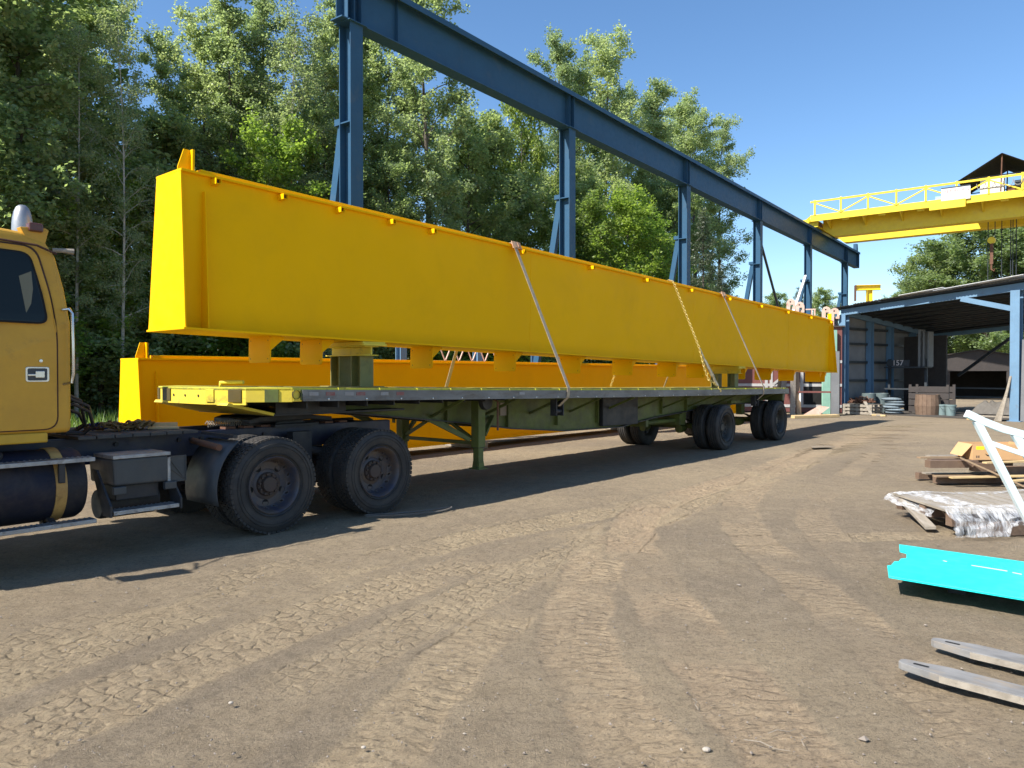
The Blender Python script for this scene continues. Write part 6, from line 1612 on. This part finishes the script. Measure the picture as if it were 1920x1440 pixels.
for p, q, w in (((-0.12,0.0,0.42),(0.62,-0.35,0.03),0.10),((0.62,-0.42,0.02),(1.35,0.1,0.46),0.10),((0.75,-0.45,0.02),(1.45,0.05,0.44),0.05),((0.95,-0.4,0.03),(1.55,0.25,0.42),0.09),((1.05,0.1,0.40),(1.55,-0.5,0.04),0.08),((1.0,-0.25,0.22),(1.7,-0.45,0.06),0.09),((1.2,-0.1,0.03),(1.7,0.2,0.36),0.09),((-0.35,-0.12,0.14),(0.9,-0.2,0.17),0.09),((0.35,-0.3,0.10),(1.5,-0.22,0.16),0.085),((0.8,-0.5,0.03),(1.7,-0.35,0.20),0.09),((0.15,-0.15,0.36),(0.95,-0.05,0.37),0.085),((1.1,-0.55,0.02),(1.8,0.0,0.40),0.085)):
    m = MB(); m.bar(p,q,w,0.022); m.build('loose_slat', WOODL if w < 0.095 else WOOD, sp)
bx = empty('cardboard_box', (7.22,11.32,0.372), (0,0,-0.05)); tag(bx, 'open cardboard box with a yellow label on top of the timber pile', 'box')
m = MB(); m.box(-0.22,0.55,0,0.008,0,0.24); fr_ = m.build('front_panel', CARD, bx)
m = MB(); m.box(-0.22,0.55,0.40,0.408,0,0.24); m.build('back_panel', CARD, bx)
m = MB(); m.box(-0.22,-0.212,0.008,0.40,0,0.24); m.build('side_panel', CARD, bx)
m = MB(); m.box(0.542,0.55,0.008,0.40,0,0.24); m.build('side_panel', CARD, bx)
m = MB(); m.box(-0.21,0.54,0.01,0.40,0.001,0.006); m.build('bottom_panel', CARD, bx)
m = MB(); m.prism([(-0.22,0.0,0.24),(-0.22,0.40,0.24),(-0.37,0.36,0.06),(-0.36,0.05,0.05)], (0.008,0,0.0)); m.build('side_flap', CARD, bx)
m = MB(); m.prism([(0.55,0.0,0.24),(0.55,0.40,0.24),(0.80,0.38,0.20),(0.80,0.03,0.19)], (0,0,0.008)); m.build('side_flap', CARD, bx)
m = MB(); m.box(-0.17,-0.05,-0.0012,-0.0002,0.155,0.205); m.build('yellow_label', LABELY, fr_)
m = MB(); m.prism([(-0.04,-0.001,0.10),(0.0,-0.001,0.075),(0.05,-0.001,0.085),(0.09,-0.001,0.10),(0.05,-0.001,0.07),(0.03,-0.001,0.055),(-0.01,-0.001,0.06)], (0,-0.0008,0)); m.build('hand_hole', BLACK, fr_)
m = MB(); m.box(-0.17,-0.15,-0.0012,-0.0002,0.03,0.065); m.box(-0.14,-0.12,-0.0012,-0.0002,0.03,0.065); m.build('print_marks', WOODD, fr_)
m = MB(); m.box(0,0.3,0,0.35,0,0.30); o = m.build('blue_carton', M('blue_carton',(0.22,0.42,0.62),0.6,col2=(0.6,0.65,0.7),vs=8), loc=(7.93,11.3,0.36)); tag(o, 'blue and white carton at the right picture edge beside the cardboard box', 'carton')
# white welded frame
wf = empty('white_steel_frame', (3.96,6.5,0)); tag(wf, 'white welded steel frame of sloping rails and legs at the right edge', 'frame')
rail = [(0.0,0,1.33),(0.14,0,1.262),(0.30,0,1.20),(0.50,0,1.145),(0.75,0,1.09),(1.1,0,1.03),(1.6,0,0.98)]
for k, yo in enumerate((0.0,)):
    m = MB()
    for a, b in zip(rail[:-1], rail[1:]): m.bar((a[0],yo,a[2]),(b[0],yo,b[2]),0.05,0.062)
    m.build('top_rail', WHITE, wf)
    m = MB(); m.bar((0.085,yo,1.265),(0.74,yo,0.02),0.045,0.058); m.build('leg', WHITE, wf)
    m = MB(); m.bar((0.19,yo,1.08),(0.95,yo,0.82),0.03,0.04); m.build('brace', WHITE, wf)
    m = MB(); m.bar((0.42,yo,1.15),(1.1,yo,0.02),0.045,0.058); m.build('leg', WHITE, wf)
    m = MB(); m.bar((1.55,yo,0.98),(1.55,yo,0.02),0.045,0.058); m.build('leg', WHITE, wf)
for x in (1.0,1.55):
    m = MB(); m.bar((x,-0.35,0.03),(x,0.35,0.03),0.05,0.06); m.build('foot', WHITE, wf)
m = MB(); m.bar((0.70,0,0.03),(1.6,0,0.03),0.045,0.05); m.build('floor_rail', WHITE, wf)
# small things on the ground
m = MB(); m.prism([(6.75,16.75,0.012),(7.35,16.95,0.012),(7.30,17.25,0.014),(6.85,17.15,0.013)], (0,0,0.012)); o = m.build('flattened_cardboard', M('dusty_card',(0.24,0.19,0.13),0.9,col2=(0.19,0.15,0.11),vs=5)); tag(o, 'flattened piece of cardboard on the dirt beside the rear trailer wheels', 'cardboard')
lp = [Vector((-1.72,8.75,0.02)),Vector((-1.45,8.82,0.02)),Vector((-1.15,8.95,0.025)),Vector((-0.92,9.08,0.03)),Vector((-0.80,9.16,0.035)),Vector((-0.745,9.16,0.04)),Vector((-0.76,9.08,0.035)),Vector((-0.88,8.98,0.02)),Vector((-1.1,8.85,0.02)),Vector((-1.4,8.72,0.02)),Vector((-1.7,8.66,0.02))]
m = MB(); m.tube(catmull([tuple(p) for p in lp], 5).tolist(), 0.009, 6); o = m.build('loose_strap', M('dark_dusty_webbing',(0.10,0.092,0.08),0.9,col2=(0.15,0.13,0.11),vs=6), smooth=True); tag(o, 'loose grey strap looped on the ground behind the rear drive wheel', 'strap')
for k, (x, y, a, l, lb) in enumerate(((0.92,3.66,1.45,0.13,'thin curved twig lying upright in the picture near the bottom'),(1.30,3.30,1.2,0.12,'short twig near the bottom edge, right of the curved one'),(1.05,3.36,-0.6,0.20,'straw-coloured twig crossing others near the bottom edge'),(1.18,3.42,0.2,0.15,'bent straw twig next to the crossing twigs'))):
    m = MB(); d = Vector((math.cos(a),math.sin(a),0)); s_ = Vector((-math.sin(a),math.cos(a),0)); b = Vector((x,y,0.016))
    m.tube([b, b+d*l*0.35+s_*0.012+Vector((0,0,0.006)), b+d*l*0.7-s_*0.004, b+d*l+s_*0.015], [0.0018,0.0017,0.0014,0.0008], 5); o = m.build('twig', WOODG); tag(o, lb, 'twig', 'twigs on the dirt')
for k, (x, y, r, lb) in enumerate(((0.86,3.28,0.015,'pale stone near the bottom edge, the largest in the foreground'),(-1.42,3.75,0.010,'small white stone in the left foreground tracks'),(-0.66,3.30,0.009,'small stone in the tread marks at bottom centre'))):
    m = MB(); m.sphere((0,0,0), r, 9, 6, (1.3,0.9,0.7)); m.v = [(a*(1+0.25*math.sin(9*b+3*c)),b*(1+0.2*math.cos(70*a)),c) for a,b,c in m.v]; o = m.build('stone', M('pale_stone',(0.34,0.30,0.25),0.9,bump=0.3), loc=(x,y,0.012)); tag(o, lb, 'stone', 'stones on the dirt')
